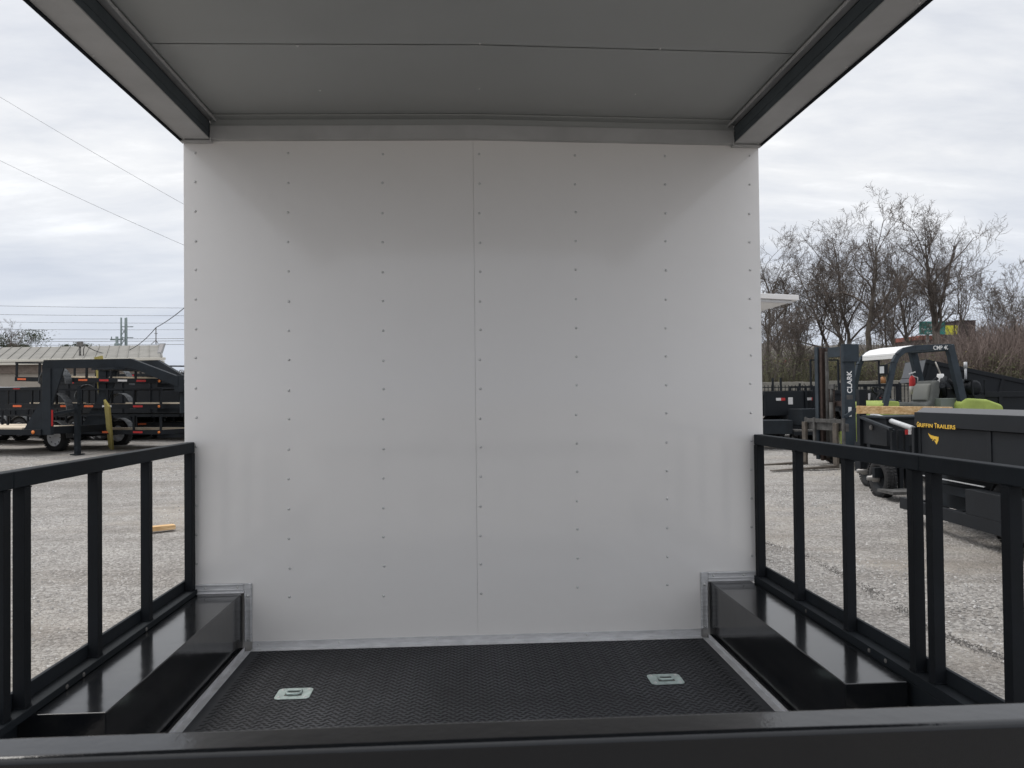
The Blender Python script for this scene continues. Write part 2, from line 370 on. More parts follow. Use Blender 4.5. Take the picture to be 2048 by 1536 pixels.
for (x0,x1) in ((-hx,0),(0,hx)): mb.hexa(q8(HT+.0585,ZC-.004,-.02,-.001)).hexa(q8(ZC-.008,ZC-.002,-.07,-.0205))
mb.build('header_flashing',GALV,T)
for (px,py,cp) in ((640,185,c1),(958,185,c1),(1270,192,c1),(595,96,c2),(960,96,c2),(1320,102,c2)):
    r=ray(px,py); p=CAM+r*((ZC-CAM.z)/r.z); screw(cp,(p.x,p.y,ZC+crown(p.x)),(R_(90),0,0),.9)
# corner brackets where roof meets wall
for s in (-1,1):
    mb=MB().box((s*(W+.002),-.006,HT-.012),(s*(W-.13),-.0312,HT-.004)); mb.tube([(s*(W-.128),-.034,HT-.01),(s*(W-.128),-.034,HT+.06)],.004,8)
    mb.build('corner_bracket',TRIMG,T)
# floor: rubber diamond tread, really modelled
YF=-2.62
mb=MB().use(RUBBER); mb.box((CLX+.0,-.005,ZF-.02),(CRX,YF,ZF)); mb.use(TREADBAR)
px_,py_=.0285,.0285; j=0; y=-.04
while y>YF+.01:
    i=0; x=CLX+.05+(.014 if j%2 else 0)
    while x<CRX-.04:
        a=R_(24) if (i%2==0) else R_(-24); c,s2=math.cos(a),math.sin(a); l,wd,h=.0145,.0040,.0026
        P=lambda u,v_,z: (x+u*c-v_*s2,y+u*s2+v_*c,ZF+z)
        mb.add([P(-l,0,0),P(0,-wd,0),P(l,0,0),P(0,wd,0),P(-l*.6,0,h),P(0,-wd*.4,h),P(l*.6,0,h),P(0,wd*.4,h)],[(0,1,5,4),(1,2,6,5),(2,3,7,6),(3,0,4,7),(4,5,6,7)])
        x+=px_; i+=1
    y-=.0165; j+=1
mb.build('floor_mat',RUBBER,T)
mb=MB().box((-W,-.004,ZF-.13),(W,YF-.05,ZF-.021)); mb.build('floor_frame',BLACKM,T,bevel=.004)
# tie-down plates
for (px,py) in ((588,1389),(1331,1360)):
    r=ray(px,py); p=CAM+r*((ZF-CAM.z)/r.z)
    mb=MB(); n=24; hw,hd,rad=.064,.053,.018
    pts=[]
    for (cx,cy,a0) in ((hw-rad,hd-rad,0),(-hw+rad,hd-rad,90),(-hw+rad,-hd+rad,180),(hw-rad,-hd+rad,270)):
        for k in range(6): a=R_(a0+k*18); pts.append((cx+rad*math.cos(a),cy+rad*math.sin(a)))
    # plate with a square well
    mb.prism(pts,'z',.0018,.0045)
    td=mb.build('tie_down',ZINC,T,bevel=.0008,loc=(p.x,p.y,ZF))
    b2=MB(); b2.prism([(-.032,-.024),(.032,-.024),(.028,.024),(-.028,.024)],'z',.0046,.0058); b2.build('ring_well',STEEL,td,bevel=.0005)
    tb=[(-.026,.02,.008),(-.026,-.012,.010),(-.018,-.024,.012),(.018,-.024,.012),(.026,-.012,.010),(.026,.02,.008)]
    MB().tube(tb+[tb[0]],.0042,8).build('ring',ZINC,td)
    MB().box((-.027,.008,.006),(.027,.024,.0145)).build('hinge_clamp',ZINC,td,bevel=.003)
    for sx_ in (-1,1):
        for sy_ in (-1,1): screw(td,(sx_*.048,sy_*.037,.0045),(R_(-90),0,0),1.1)
# curb boxes
def curb(s,xi,L_,zt):
    mb=MB(); xo=-1.281 if s<0 else 1.222
    mb.box((xo,-.004,ZF-.1),(xi,-L_,zt))
    o=mb.build('curb_box',BLACKG,T,bevel=.0035)
    return o
CB_L,CB_R=-1.047,1.033
curb(-1,CB_L,1.300,.213); curb(1,CB_R,1.273,.213)
# aluminium trims: along the wall foot, around the curbs, along the floor edge
def trim(fn,name='trim'):
    mb=MB(); fn(mb); return mb.build(name,ALU,T,bevel=.0012)
t0=trim(lambda m_: m_.box((CLX,-.0015,ZF+.002),(CRX,-.004,ZF+.036)).box((CLX,-.0042,ZF+.001),(CRX,-.034,ZF+.0035)),'base_trim')
for x in (-.98,-.63,-.2,.14,.47,.86):
    screw(t0,(x,-.004,ZF+.022),(0,0,0),.8); screw(t0,(x+.01,-.02,ZF+.0035),(R_(-90),0,0),.8)
for (s,xi,cb) in ((-1,CLX,CB_L),(1,CRX,CB_R)):
    xo=s*(W-.012)
    tv=trim(lambda m_: m_.box((xi,-.0015,ZF+.037),(xi+s*.034,-.005,CH)).box((xi+s*.003,-.0052,ZF+.037),(xi+s*.010,-.010,CH-.002)).box((xi+s*.026,-.0052,ZF+.037),(xi+s*.031,-.010,CH-.032)),'curb_trim')
    th=trim(lambda m_: m_.box((xi+s*.035,-.0015,CH-.043),(xo,-.005,CH)).box((xi+s*.035,-.0052,CH-.008),(xo,-.010,CH-.002)).box((xi+s*.035,-.0052,CH-.030),(xo,-.009,CH-.025)).box((xi+s*.035,-.0052,CH-.043),(xo,-.011,CH-.039)),'curb_trim')
    for z in (.20,.01): screw(tv,(xi+s*.018,-.005,z),(0,0,0),1.1)
    for dx in (.06,.2): screw(th,(xi+s*dx,-.005,CH-.017),(0,0,0),.9)
    tf=trim(lambda m_: m_.box((xi-s*.002,-.035,ZF+.001),(xi+s*.022,YF,ZF+.005)).box((xi+s*.0225,-.035,ZF+.001),(xi+s*.026,YF,ZF+.022)),'floor_edge_trim')
    for y in (-.3,-.75,-1.2): screw(tf,(xi+s*.008,y,ZF+.005),(R_(-90),0,0),.8)
    MB().box((xi+s*.0265,-.012,ZF-.0),(cb-s*.0005,YF,ZF+.012)).build('filler_strip',BLACKG,T)
# side railings
ZR=.877
def postbox(a,b,seed=0):
    rg=random.Random(seed*7.3+a[1]); mb=MB().box(a,b)
    x0,x1=sorted((a[0],b[0]));y0,y1=sorted((a[1],b[1]))
    for z in (a[2]+.002,b[2]-.002):
        cs=[(x0,y0),(x1,y0),(x1,y1),(x0,y1),(x0,y0)]; pts=[];rs=[]
        for (p,q) in zip(cs[:-1],cs[1:]):
            for k in range(7): t_=k/7; pts.append((p[0]+(q[0]-p[0])*t_,p[1]+(q[1]-p[1])*t_,z)); rs.append(rg.uniform(.0016,.0034))
        mb.tube(pts+[pts[0]],rs+[rs[0]],5,cap=False)
    return mb
def railing(s,posts,yend,yfront,jointy):
    xi=s*1.250; xo=s*1.292
    g_=MB().box((xi,-.002,ZR-.046),(xo,jointy-.002,ZR)).build('railing',BLACKM,T,bevel=.004)
    MB().box((xi,jointy-.004,ZR-.046),(xo,yfront,ZR)).build('top_rail',BLACKM,g_,bevel=.004)
    MB().box((s*1.2835,-.004,.236),(s*1.2955,yfront,.278)).box((s*1.2405,-.004,.2135 if s<0 else .205),(s*1.2955,yfront,.2355)).build('bottom_rail',BLACKM,g_,bevel=.002)
    MB().box((s*1.296,-.004,.0),(s*(1.2815 if s<0 else 1.240),yfront,.2045)).build('side_plate',BLACKM,g_,bevel=.003)
    MB().box((xi-s*.002,-.0055,.2358),(xo-s*.010,-.046,ZR-.0465)).build('post',BLACK,g_,bevel=.003)
    for k,y in enumerate(posts):
        postbox((xi+s*.001,y,.2358),(xi+s*.033,y+.032,ZR-.0465),k).build('post',BLACK,g_,bevel=.003)
    for y in (-.55,-1.02,-1.12):
        MB().lathe((s*1.2402,y,.222),(-s,0,0),[(0,.007),(.002,.007),(.003,.004),(.003,0)],8).build('bolt',STEEL,g_)
    return g_
yp=lambda px,X: on_x(px,1050,X).y
LP=[yp(p,-1.25) for p in (299,196,50)]; RP=[yp(p,1.25) for p in (1593,1692,1826,1864,2019)]
print('POSTS',LP,RP)
LP+= [yp(8,-1.25), LP[2]-.42]; RP+=[RP[4]-.42]
railing(-1,LP,0,-2.72,(LP[2]+LP[3])/2); railing(1,RP,0,-2.72,(RP[2]+RP[3])/2+.016)
# front bar across the porch
def zat(px,py,Y):
    r=ray(px,py); return (CAM+r*((Y-CAM.y)/r.y)).z
YB=-2.62
zb=zat(1024,1437,YB); print('front bar top',zb)
fr=MB().box((-1.25,YB,zb-.10),(1.25,YB-.055,zb)).build('front_rail',mat('rail_paint',(.004,.005,.007),.13,0,.2,3,.0004,40),T,bevel=.008,seg=4)
for k in range(7): MB().box((-1.1+k*.3667-.016,YB-.012,ZF-.02),(-1.1+k*.3667+.016,YB-.044,zb-.1005)).build('post',BLACK,fr,bevel=.003)
# rub strip under wheels etc: undercarriage and wheels of the trailer
MB().box((-1.0,-2.6,-.30),(-.9,5.9,-.166)).box((.9,-2.6,-.30),(1.0,5.9,-.166)).build('chassis',BLACKM,T,bevel=.003)
def wheel(parent,loc,axis=(1,0,0),r=.36,wd=.2,rimm=SILVER,name='wheel',holes=True):
    mb=MB(); h=wd/2
    mb.lathe((0,0,0),axis,[(-h*.8,r*.62),(-h,r*.70),(-h,r*.86),(-h*.8,r*.96),(-h*.55,r),(h*.55,r),(h*.8,r*.96),(h,r*.86),(h,r*.70),(h*.8,r*.62)],32)
    # tread blocks
    ax=Vector(axis).normalized(); u=ax.orthogonal().normalized(); v_=ax.cross(u)
    for k in range(36):
        a=2*math.pi*k/36; d=u*math.cos(a)+v_*math.sin(a); t_=u*-math.sin(a)+v_*math.cos(a)
        for off in (-.36,0,.36):
            c=ax*(off*wd)+d*(r+.001)+t_*(.01 if off else 0); mb.bar(c-t_*r*.055,c+t_*r*.055,wd*.26,.012,up=d)
    w_=mb.build('wheel',TYRE,parent,loc=loc)
    rb=MB().lathe((0,0,0),axis,[(h*.85,r*.63),(h*.78,r*.60),(h*.3,r*.55),(h*.25,r*.38),(h*.55,r*.30),(h*.55,r*.16),(h*.8,r*.15),(h*.85,r*.0)],32)
    rb.lathe((0,0,0),axis,[(-h*.85,r*.63),(-h*.78,r*.60),(-h*.3,r*.55),(-h*.25,r*.38),(-h*.55,r*.30),(-h*.55,r*.16),(-h*.8,r*.15),(-h*.85,r*.0)],32)
    rb.build('rim',rimm,w_)
    u2=ax.orthogonal().normalized(); v3=ax.cross(u2); hb_=MB()
    for k in range(8):
        a=2*math.pi*k/8; c=(u2*math.cos(a)+v3*math.sin(a))*r*.465
        hb_.lathe(c+ax*(h*.42),ax,[(0,r*.045),(.006,r*.045),(.006,0)],8)
    if rimm is not BLACK: hb_.build('vent_holes',DARK,w_)
    return w_
for s in (-1,1):
    for y in (2.6,3.5): wheel(T,(s*1.12,y,-.19),(s,0,0),.36,.22,WHITER)
# service hatch propped open on the right flank
a=on_x; 
q1=at(1598,590,4.15); 
mb=MB(); y0,y1=q1.y,q1.y+2.4; zo=q1.z; zi=at(1519,582,4.15).z; x0,x1=W-.04,q1.x
th_=.028
mb.hexa([(x0,y0,zi-th_),(x1,y0,zo-th_),(x1,y1,zo-th_),(x0,y1,zi-th_),(x0,y0,zi),(x1,y0,zo),(x1,y1,zo),(x0,y1,zi)])
h_=mb.build('service_hatch',WHITE,T,bevel=.003)
mb=MB()
for k in range(5):
    yy=y0+.02+k*.58; mb.hexa([(x0,yy,zi-th_-.012),(x1-.03,yy,zo-th_-.012),(x1-.03,yy+.03,zo-th_-.012),(x0,yy+.03,zi-th_-.012),(x0,yy,zi-th_),(x1-.03,yy,zo-th_),(x1-.03,yy+.03,zo-th_),(x0,yy+.03,zi-th_)])
mb.build('stiffener',ALU,h_)
# ------------------------------------------------------------ trailers of the yard
dump_later=[]
def fender(mb,x,ys,yw,z,r,n=10):
    # arched tread-plate fender over a wheel at x; spans y from ys to yw
    pts=[(x+r*math.cos(a),z+r*math.sin(a)) for a in [math.pi*k/n for k in range(n+1)]]
    for i in range(n):
        (xa,za),(xb,zb_)=pts[i],pts[i+1]; (xc,zc),(xd,zd)=[(x+(r-.02)*math.cos(a),z+(r-.02)*math.sin(a)) for a in (math.pi*i/n,math.pi*(i+1)/n)]
        mb.hexa([(xc,ys,zc),(xa,ys,za),(xa,yw,za),(xc,yw,zc),(xd,ys,zd),(xb,ys,zb_),(xb,yw,zb_),(xd,yw,zd)])
        for k in range(3):
            yy=ys+(yw-ys)*(k+.5)/3; mb.bar(((xa+xb)/2+.0,yy-.02,(za+zb_)/2+.003),((xa+xb)/2+.02*(za+zb_>2*z),yy+.03,(za+zb_)/2+.008),.012,.006)
TREAD=mat('tread_plate',(.10,.105,.11),.3,.5,.4,30)
CHAIN=mat('zinc_chain',(.35,.35,.36),.4,.7)
def chain(mb,pts,n,r=.018):
    P=[Vector(p) for p in pts]
    for i in range(n):
        t=i/(n-1)*(len(P)-1); k=min(int(t),len(P)-2); c=P[k].lerp(P[k+1],t-k); d=(P[k+1]-P[k]).normalized()
        u=d.orthogonal().normalized(); 
        if i%2: u=d.cross(u)
        ring=[c+d*math.cos(a)*r*1.5+u*math.sin(a)*r for a in [math.pi*2*j/8 for j in range(9)]]
        mb.tube(ring,r*.3,4,cap=False)
RIMW=mat('bright_rim',(.72,.73,.75),.35,.1,.05)
def util(label,L_=5.2,Wd=2.0,xr=-1.9,rh=.40,npost=6,wheels=True,group=None,refl=((.6,ORANGE),(1.5,WHITER),(2.5,RED)),tongue=1.3,toprail=True,jack=True,gate=False,name='utility_trailer',deckm=None,tandem=False):
    t=thing(name,label,'trailer',(0,0,0),0,group)
    h=.56; xf=xr+L_; hw=Wd/2
    mb=MB()
    for s in (-1,1): mb.box((xr,s*hw,h-.11),(xf,s*(hw-.05),h+.01))
    for k in range(6): x=xr+.03+k*(L_-.06)/5; mb.box((x-.03,-hw+.051,h-.10),(x+.03,hw-.051,h-.04))
    mb.box((xf-.001,-hw+.051,h-.11),(xf-.05,hw-.051,h+.01)); mb.box((xr+.001,-hw+.051,h-.11),(xr+.05,hw-.051,h+.01))
    mb.build('frame',BLACK,t,bevel=.004)
    mb=MB(); n=8
    for k in range(n): y0=-hw+.052+k*(Wd-.104)/n; mb.box((xr+.06,y0+.004,h-.038),(xf-.06,y0+(Wd-.104)/n-.004,h-.002))
    mb.build('deck',deckm or DECKW,t)
    mb=MB(); 
    for s in (-1,1): mb.bar((xf-.3,s*hw*.8,h-.16),(xf+tongue,s*.04,h-.16),.06,.1)
    mb.box((xf+tongue-.1,-.05,h-.13),(xf+tongue+.18,.05,h-.06)); mb.build('tongue',BLACK,t)
    for s in (-1,1):
        if toprail: MB().box((xr,s*hw,h+rh-.04),(xf,s*(hw-.045),h+rh)).build('side_rail',BLACK,t,bevel=.003)
        for k in range(npost):
            x=xr+.02+k*(L_-.09)/(npost-1); MB().box((x,s*(hw-.001),h+.011),(x+.05,s*(hw-.044),h+rh-.041)).build('stake',BLACK,t)
    if jack:
        MB().tube([(xf+tongue*.55,.1,.02 if wheels else h-.4),(xf+tongue*.55,.1,h+.35)],.028,8).box((xf+tongue*.55-.08,.02,0 if wheels else h-.4),(xf+tongue*.55+.08,.18,.02 if wheels else h-.38)).build('jack',SILVER,t)
        mb=MB(); x=xf+tongue; chain(mb,[(x,-.05,h-.1),(x+.1,-.12,h-.36),(x+.2,-.1,h-.42),(x+.3,0,h-.15)],18); chain(mb,[(x,.05,h-.1),(x+.05,.15,h-.32),(x+.15,.2,h-.4),(x+.3,.03,h-.15)],18)
        mb.build('safety_chain',CHAIN,t)
    for s in (-1,1):
        for dx,mm in refl:
            f_=MB().box((xr+dx,s*(hw+.003),h-.075),(xr+dx+.30,s*(hw+.0005),h-.025)); f_.build('reflector',mm,t)
        MB().lathe((xf-.08,s*hw,h-.05),(0,s,0),[(0,.035),(.015,.035),(.02,.02),(.022,0)],12).build('marker_lamp',AMBER,t)
        mb=MB(); 
        for ax in ((-.44,.44) if tandem else (0,)): fender(mb,ax,s*(hw+.01),s*(hw+.24),.36 if wheels else .40,.47)
        mb.build('fender',TREAD,t)
    if wheels:
        for s in (-1,1):
            for ax in ((-.42,.42) if tandem else (0,)): wheel(t,(ax,s*(hw+.12),.37),(0,s,0),.37,.20,RIMW)
        mb=MB()
        for ax in ((-.42,.42) if tandem else (0,)): mb.tube([(ax,-hw-.02,.37),(ax,hw+.02,.37)],.035,8)
        mb.build('axle',DARK,t)
    if gate:
        mb=MB(); 
        for y in (-hw+.04,-.35,.35,hw-.04): mb.box((xr-.06,y-.02,h+.0),(xr-.02,y+.02,h+1.1))
        mb.box((xr-.061,-hw+.061,h+1.06),(xr-.019,hw-.061,h+1.1)).box((xr-.062,-hw+.061,h+.5),(xr-.018,hw-.061,h+.53)); mb.build('tailgate',BLACK,t)
    return t
def place(t,p,rz,pitch=0,dz=0):
    t.location=(p.x,p.y,p.z+dz); t.rotation_euler=(0,pitch,rz); return t
RZ=R_(-16.3-3.4)
fw=Vector((math.cos(RZ),math.sin(RZ),0)); lf=Vector((-fw.y,fw.x,0))
wp=gat(113,21.0); base=wp+lf*1.12
g_='black utility trailers stacked three high'
s1=place(util('black utility trailer with wood deck at the bottom of the stack, standing on its wheels',group=g_,rh=.42,npost=7,refl=((.3,ORANGE),(2.3,WHITER),(3.3,ORANGE),(4.3,RED))),base,RZ)
s2=place(util('black utility trailer without wheels in the middle of the stack',group=g_,wheels=False,rh=.42,npost=7,refl=((.25,ORANGE),(1.9,ORANGE),(2.7,ORANGE),(3.3,WHITER),(4.3,RED))),base,RZ,R_(.5),.70)
s3=place(util('black utility trailer on top of the stack, with the pale deck edge showing',group=g_,wheels=False,xr=-1.55,L_=4.9,rh=.42,npost=7,refl=((.1,ORANGE),(2.2,ORANGE),(2.9,RED),(3.5,WHITER),(4.1,RED))),base-fw*.05,RZ,R_(1.6),1.42)
# a second stack a little farther back, filling between
g2='black trailers parked in the row behind'
b2_=gat(225,26.5)
place(util('black utility trailer with mesh rails standing behind the stack, right of the leaning post',group=g2,rh=.7,npost=9,L_=5.6,tandem=True,refl=((.5,ORANGE),(1.4,WHITER),(3.6,ORANGE))),b2_,RZ+.1)
place(util('black utility trailer laid on top of the one behind the stack',group=g2,wheels=False,rh=.5,npost=8,refl=((.5,WHITER),(1.9,ORANGE),(3.6,WHITER))),b2_,RZ+.1,R_(2),.95)
place(util('black tandem trailer at the far left edge of the yard, tailgate up',group=g2,rh=.5,npost=6,L_=5.0,tandem=True,gate=True),gat(-40,25),RZ)
for i,(px,d,H_,hb_,lb_) in enumerate(((60,29,1.0,.75,'left of the gooseneck riser'),(150,27.5,1.0,.75,'between the two gooseneck risers'),(262,26,1.2,.75,'directly behind the leaning board'),(372,28,1.45,.75,'rightmost, against the white wall'))):
    dump_later.append((px,d,H_,hb_,lb_))
RIMS=mat('silver_rim',(.62,.63,.65),.3,.3,.05)
# gooseneck trailer, nearest
n0=at(96,870,19.2); G0=Vector((n0.x,n0.y,gz(n0.x,n0.y)))
gt=thing('gooseneck_trailer','black gooseneck flatbed trailer with wooden deck, its raised neck arching to the right','trailer',tuple(G0),RZ)
zt=at(96,720,19.2).z-G0.z; zbm=n0.z-G0.z; wn=1.75
nl=3.25
for y in (0,wn):
    o=MB().box((-.13,y-.05,zbm),(.13,y+.05,zt-.21)).build('riser',BLACKM,gt,bevel=.008)
    MB().prism([(.131,zt-.211),(.50,zt-.211),(.131,zt-1.15)],'y',y-.02,y+.02).prism([(-.131,.95),(-.131,zbm+.30),(-.75,zbm+.30)] if 0 else [(-.131,zbm+.95),(-.75,zbm+.12),(-.131,zbm+.12)],'y',y-.02,y+.02).build('gusset',BLACKM,gt)
def neck(y0,y1):
    mb=MB(); xb=2.15; yb=y0+(y1-y0)*.55
    mb.hexa([(-.13,y0-.06,zt-.21),(xb,yb-.06,zt-.21),(xb,yb+.06,zt-.21),(-.13,y0+.06,zt-.21),(-.07,y0-.06,zt),(xb,yb-.06,zt),(xb,yb+.06,zt),(-.07,y0+.06,zt)])
    mb.hexa([(xb,yb-.06,zt-.21),(nl,y1-.06,zt-.70),(nl,y1+.06,zt-.70),(xb,yb+.06,zt-.21),(xb,yb-.06,zt),(nl,y1-.06,zt-.45),(nl,y1+.06,zt-.45),(xb,yb+.06,zt)])
    mb.build('neck_beam',BLACKM,gt)
neck(0,wn/2-.12); neck(wn,wn/2+.12)
MB().box((nl-.12,wn/2-.17,zt-.82),(nl+.12,wn/2+.17,zt-.42)).tube([(nl,wn/2,zt-.8),(nl,wn/2,zt-1.35)],.075,12).build('coupler',BLACKM,gt,bevel=.006)
mb=MB(); 
for dy in (-.1,.1): chain(mb,[(nl+.13,wn/2+dy,zt-.5),(nl+.16,wn/2+dy,zt-1.1),(nl+.22,wn/2+dy,zt-1.2),(nl+.16,wn/2+dy+.05,zt-.7)],26)
mb.build('safety_chain',CHAIN,gt)
MB().box((1.35,-.02,zt-.27),(2.0,wn+.02,zt-.225)).build('cross_bar',BLACKM,gt)
MB().box((-.02,.051,zbm+.02),(.10,wn-.051,zbm+.20)).build('front_crossmember',BLACK,gt)
mb=MB()
for y in (-.09,wn-.01): mb.box((-8,y,zbm),(-.131,y+.10,zbm+.14))
for k in range(14): mb.box((-8+k*.56,.012,zbm+.02),(-7.93+k*.56,wn-.012,zbm+.09))
mb.build('deck_frame',BLACK,gt,bevel=.004)
mb=MB()
for k in range(9): mb.box((-8,-.08+k*.215,zbm+.142),(-.74,.12+k*.215,zbm+.185))
mb.build('deck',DECKW,gt)
MB().lathe((-.36,-.091,zbm+.07),(0,-1,0),[(0,.045),(.02,.045),(.03,.03),(.033,0)],14).build('marker_lamp',AMBER,gt)
MB().box((.131,-.03,zbm+.22),(.136,.02,zbm+.62)).build('reflector',RED,gt)
for k in range(2):
    for y in (-.12,wn+.12): wheel(gt,(-5.0-.85*k,y,.38),(0,-1 if y<0 else 1,0),.38,.22,SILVER)
gj=ground(155,909); lj=local(gt,gj)
mb=MB().box((lj.x-.055,lj.y-.055,.03),(lj.x+.055,lj.y+.055,1.28)).box((lj.x-.12,lj.y-.12,0),(lj.x+.12,lj.y+.12,.029)).box((lj.x-.12,lj.y-.04,1.281),(lj.x+.12,lj.y+.04,1.31)).box((lj.x+.02,lj.y-.03,1.311),(lj.x+.08,lj.y+.03,1.75))
mb.bar((lj.x,lj.y,1.15),(.0,.1,1.05),.06)
mb.build('landing_jack',BLACKM,gt)
# treated boards

def board(label,a,b_,wd,th,m=WOODY,up=(0,1,0)):
    mb=MB(); c=(Vector(a)+Vector(b_))/2; mb.bar(Vector(a)-c,Vector(b_)-c,wd,th,up=up); o=mb.build('board',m,None,bevel=.004,loc=c); tag(o,label,'board'); return o
board('greenish treated board leaning upright in front of the trailer stack',ground(221,899)+Vector((0,.05,.0)),at(214,806,19.4),.235,.05,up=(.35,1,0))
board('yellowish board standing upright between the two risers of the gooseneck',at(206,792,20.9),at(197,713,21.0),.25,.05,up=(.35,1,0))
def onstack(label,x0,x1,y,lvl,pitch,wd=.14,th=.04):
    P=lambda x: base+fw*x+lf*y+Vector((0,0,.56+lvl+th/2+.012-math.sin(pitch)*x))
    board(label,P(x0),P(x1),wd,th,DECKW,up=(0,0,1))
onstack('pale board lying near the front edge of the topmost stacked trailer',1.5,3.25,-.80,1.42,R_(1.6))
onstack('shorter pale board on the topmost stacked trailer, left of the longer one',.2,1.35,-.78,1.42,R_(1.6))
onstack('pale board sticking out to the right from the middle stacked trailer',2.0,4.3,-.76,.70,R_(.5))
onstack('pale board on the middle stacked trailer, left end of the deck',-1.2,.6,-.80,.70,R_(.5))
# dark pickup behind on the left
pk=thing('pickup_truck','dark parked pickup truck half hidden behind the stacked trailers','pickup truck',tuple(gat(20,31)),RZ)
prof=[(-2.9,.45),(2.7,.45),(2.8,.95),(2.6,1.12),(1.35,1.18),(.75,1.72),(.4,1.80),(-.95,1.80),(-1.25,1.25),(-2.9,1.22)]
CAR=mat('dark_car_paint',(.03,.035,.045),.18,.2,.1,coat=.5); GLASS=mat('dark_glass',(.02,.025,.03),.06,0,.0,spec=.8)
MB().prism(prof,'y',-.92,.92).build('body',CAR,pk,bevel=.05,seg=3)
for s in (-1,1):
    MB().prism([(.62,1.24),(.42,1.68),(-.85,1.68),(-1.0,1.26)],'y',s*.921,s*.926).build('window',GLASS,pk)
    for x in (-1.8,1.8): wheel(pk,(x,s*.86,.38),(0,s,0),.38,.22,SILVER)
MB().prism([(1.33,1.21),(.80,1.68),(.86,1.70),(1.39,1.22)],'y',-.75,.75).build('windshield',GLASS,pk)
# metal-roofed building
BW=mat('beige_siding',(.33,.295,.255),.7,0,.06,2); ROOF=mat('weathered_metal_roof',(.21,.203,.185),.6,.0,.12,1.5); GUT=mat('cream_gutter',(.60,.57,.50),.5); SHAD=mat('eave_shade_brown',(.16,.13,.11),.7,0,.2)
e1=at(326,716,42); e0=at(-420,721,42*1.02); dirb=Vector((e1.x-e0.x,e1.y-e0.y,0)); LB=dirb.length; ab=math.atan2(dirb.y,dirb.x)
bb=thing('metal_roof_building','long beige building with a pale ribbed metal roof across the left of the yard','building',(e0.x,e0.y,gz(e0.x,e0.y)),ab)
ze=e1.z-gz(e1.x,e1.y); 
q=at(326,696,48); zr_=q.z-gz(e1.x,e1.y)+.1
MB().box((.3,.35,0),(LB-.5,9.5,ze-.25)).build('wall',BW,bb)
MB().box((.3,.33,.0),(LB-.5,.349,.9)).build('base_band',WHITER,bb)
MB().box((.3,.20,ze-.75),(LB-.5,.34,ze-.251)).build('eave_shade_band',SHAD,bb)  # brown band under the eave, the shade there put into its colour
SK=Matrix(((1,-.52,0,0),(0,1,0,0),(0,0,1,0),(0,0,0,1)))
mb=MB(); mb.prism([(.0,ze-.02),(5.2,zr_),(10.2,ze-.02),(10.2,ze-.08),(5.2,zr_-.06),(.0,ze-.08)],'x',0,LB)
rk=int(LB/.61)
for k in range(rk+1):
    x=min(LB-.05,k*.61); mb.bar((x+.03,.01,ze+.0),(x+.03,5.18,zr_+.02),.04,.05)
mb.build('roof',ROOF,bb)
for o in bb.children:
    if o.name.split('.')[0] in ('roof','wall'): o.data.transform(SK)
MB().box((0,-.14,ze-.14),(LB+.15,.0-.002,ze-.0)).box((0,-.10,ze-.30),(LB,.19,ze-.16)).build('gutter',GUT,bb,bevel=.01)
for x in (3.,9.,LB-3): 
    fwn=MB().box((x-.6,.31,1.1),(x+.6,.325,2.3)).build('window',GLASS,bb); MB().box((x-.68,.30,1.02),(x+.68,.309,1.09)).box((x-.68,.30,2.31),(x+.68,.309,2.38)).box((x-.68,.3005,1.085),(x-.61,.3095,2.315)).box((x+.61,.3005,1.085),(x+.68,.3095,2.315)).build('frame',GUT,fwn)
# roof fittings
fl=MB(); p=at(321,704,42.0); q0=local(bb,p); 
fl.tube([(q0.x,q0.y+.15,ze-.05),(q0.x,q0.y,ze+.25)],.03,8).hexa([(q0.x-.12,q0.y-.12,ze+.22),(q0.x+.12,q0.y-.12,ze+.22),(q0.x+.12,q0.y+.0,ze+.22),(q0.x-.12,q0.y,ze+.22),(q0.x+.03,q0.y-.18,ze+.75),(q0.x+.33,q0.y-.18,ze+.75),(q0.x+.33,q0.y-.06,ze+.75),(q0.x+.03,q0.y-.06,ze+.75)])
f_=fl.build('floodlight',SILVER,bb)
MB().hexa([(q0.x-.09,q0.y-.135,ze+.28),(q0.x+.09,q0.y-.135,ze+.28),(q0.x+.09,q0.y-.125,ze+.28),(q0.x-.09,q0.y-.125,ze+.28),(q0.x+.06,q0.y-.187,ze+.71),(q0.x+.28,q0.y-.187,ze+.71),(q0.x+.28,q0.y-.181,ze+.71),(q0.x+.06,q0.y-.181,ze+.71)]).build('lens',WHITER,f_)
p=at(160,700,43.5); q0=local(bb,p); z1=at(160,688,43.5).z-bb.location.z
MB().tube([(q0.x,q0.y,ze+.1),(q0.x,q0.y,z1-.1)],.06,8).box((q0.x-.14,q0.y-.1,z1-.15),(q0.x+.14,q0.y+.1,z1+.12)).tube([(q0.x+.2,q0.y,ze+.1),(q0.x+.2,q0.y,z1-.3),(q0.x+.3,q0.y,z1-.05)],.03,6).build('service_mast',STEEL,bb)
p=at(312,690,46.5); q0=local(bb,p); z1=at(312,655,46.5).z-bb.location.z
MB().tube([(q0.x,q0.y,z1-1.0),(q0.x,q0.y,z1)],.03,6).tube([(q0.x,q0.y,z1-.75),(q0.x-.3,q0.y,zr_)],.02,5).tube([(q0.x,q0.y,z1-.75),(q0.x+.15,q0.y,zr_)],.02,5).tube([(q0.x-.09,q0.y,z1-.35),(q0.x+.09,q0.y,z1-.35)],.02,5).build('cable_tripod',STEEL,bb)
# block of wood on the gravel
p=ground(323,1062); wb=MB().box((-.14,-.06,0),(.14,.06,.05)).build('wood_block',WOOD,None,bevel=.003,loc=(p.x,p.y,p.z+.012)); wb.rotation_euler=(0,0,R_(32)); tag(wb,'short pale cut-off of lumber lying alone on the gravel','wood block')
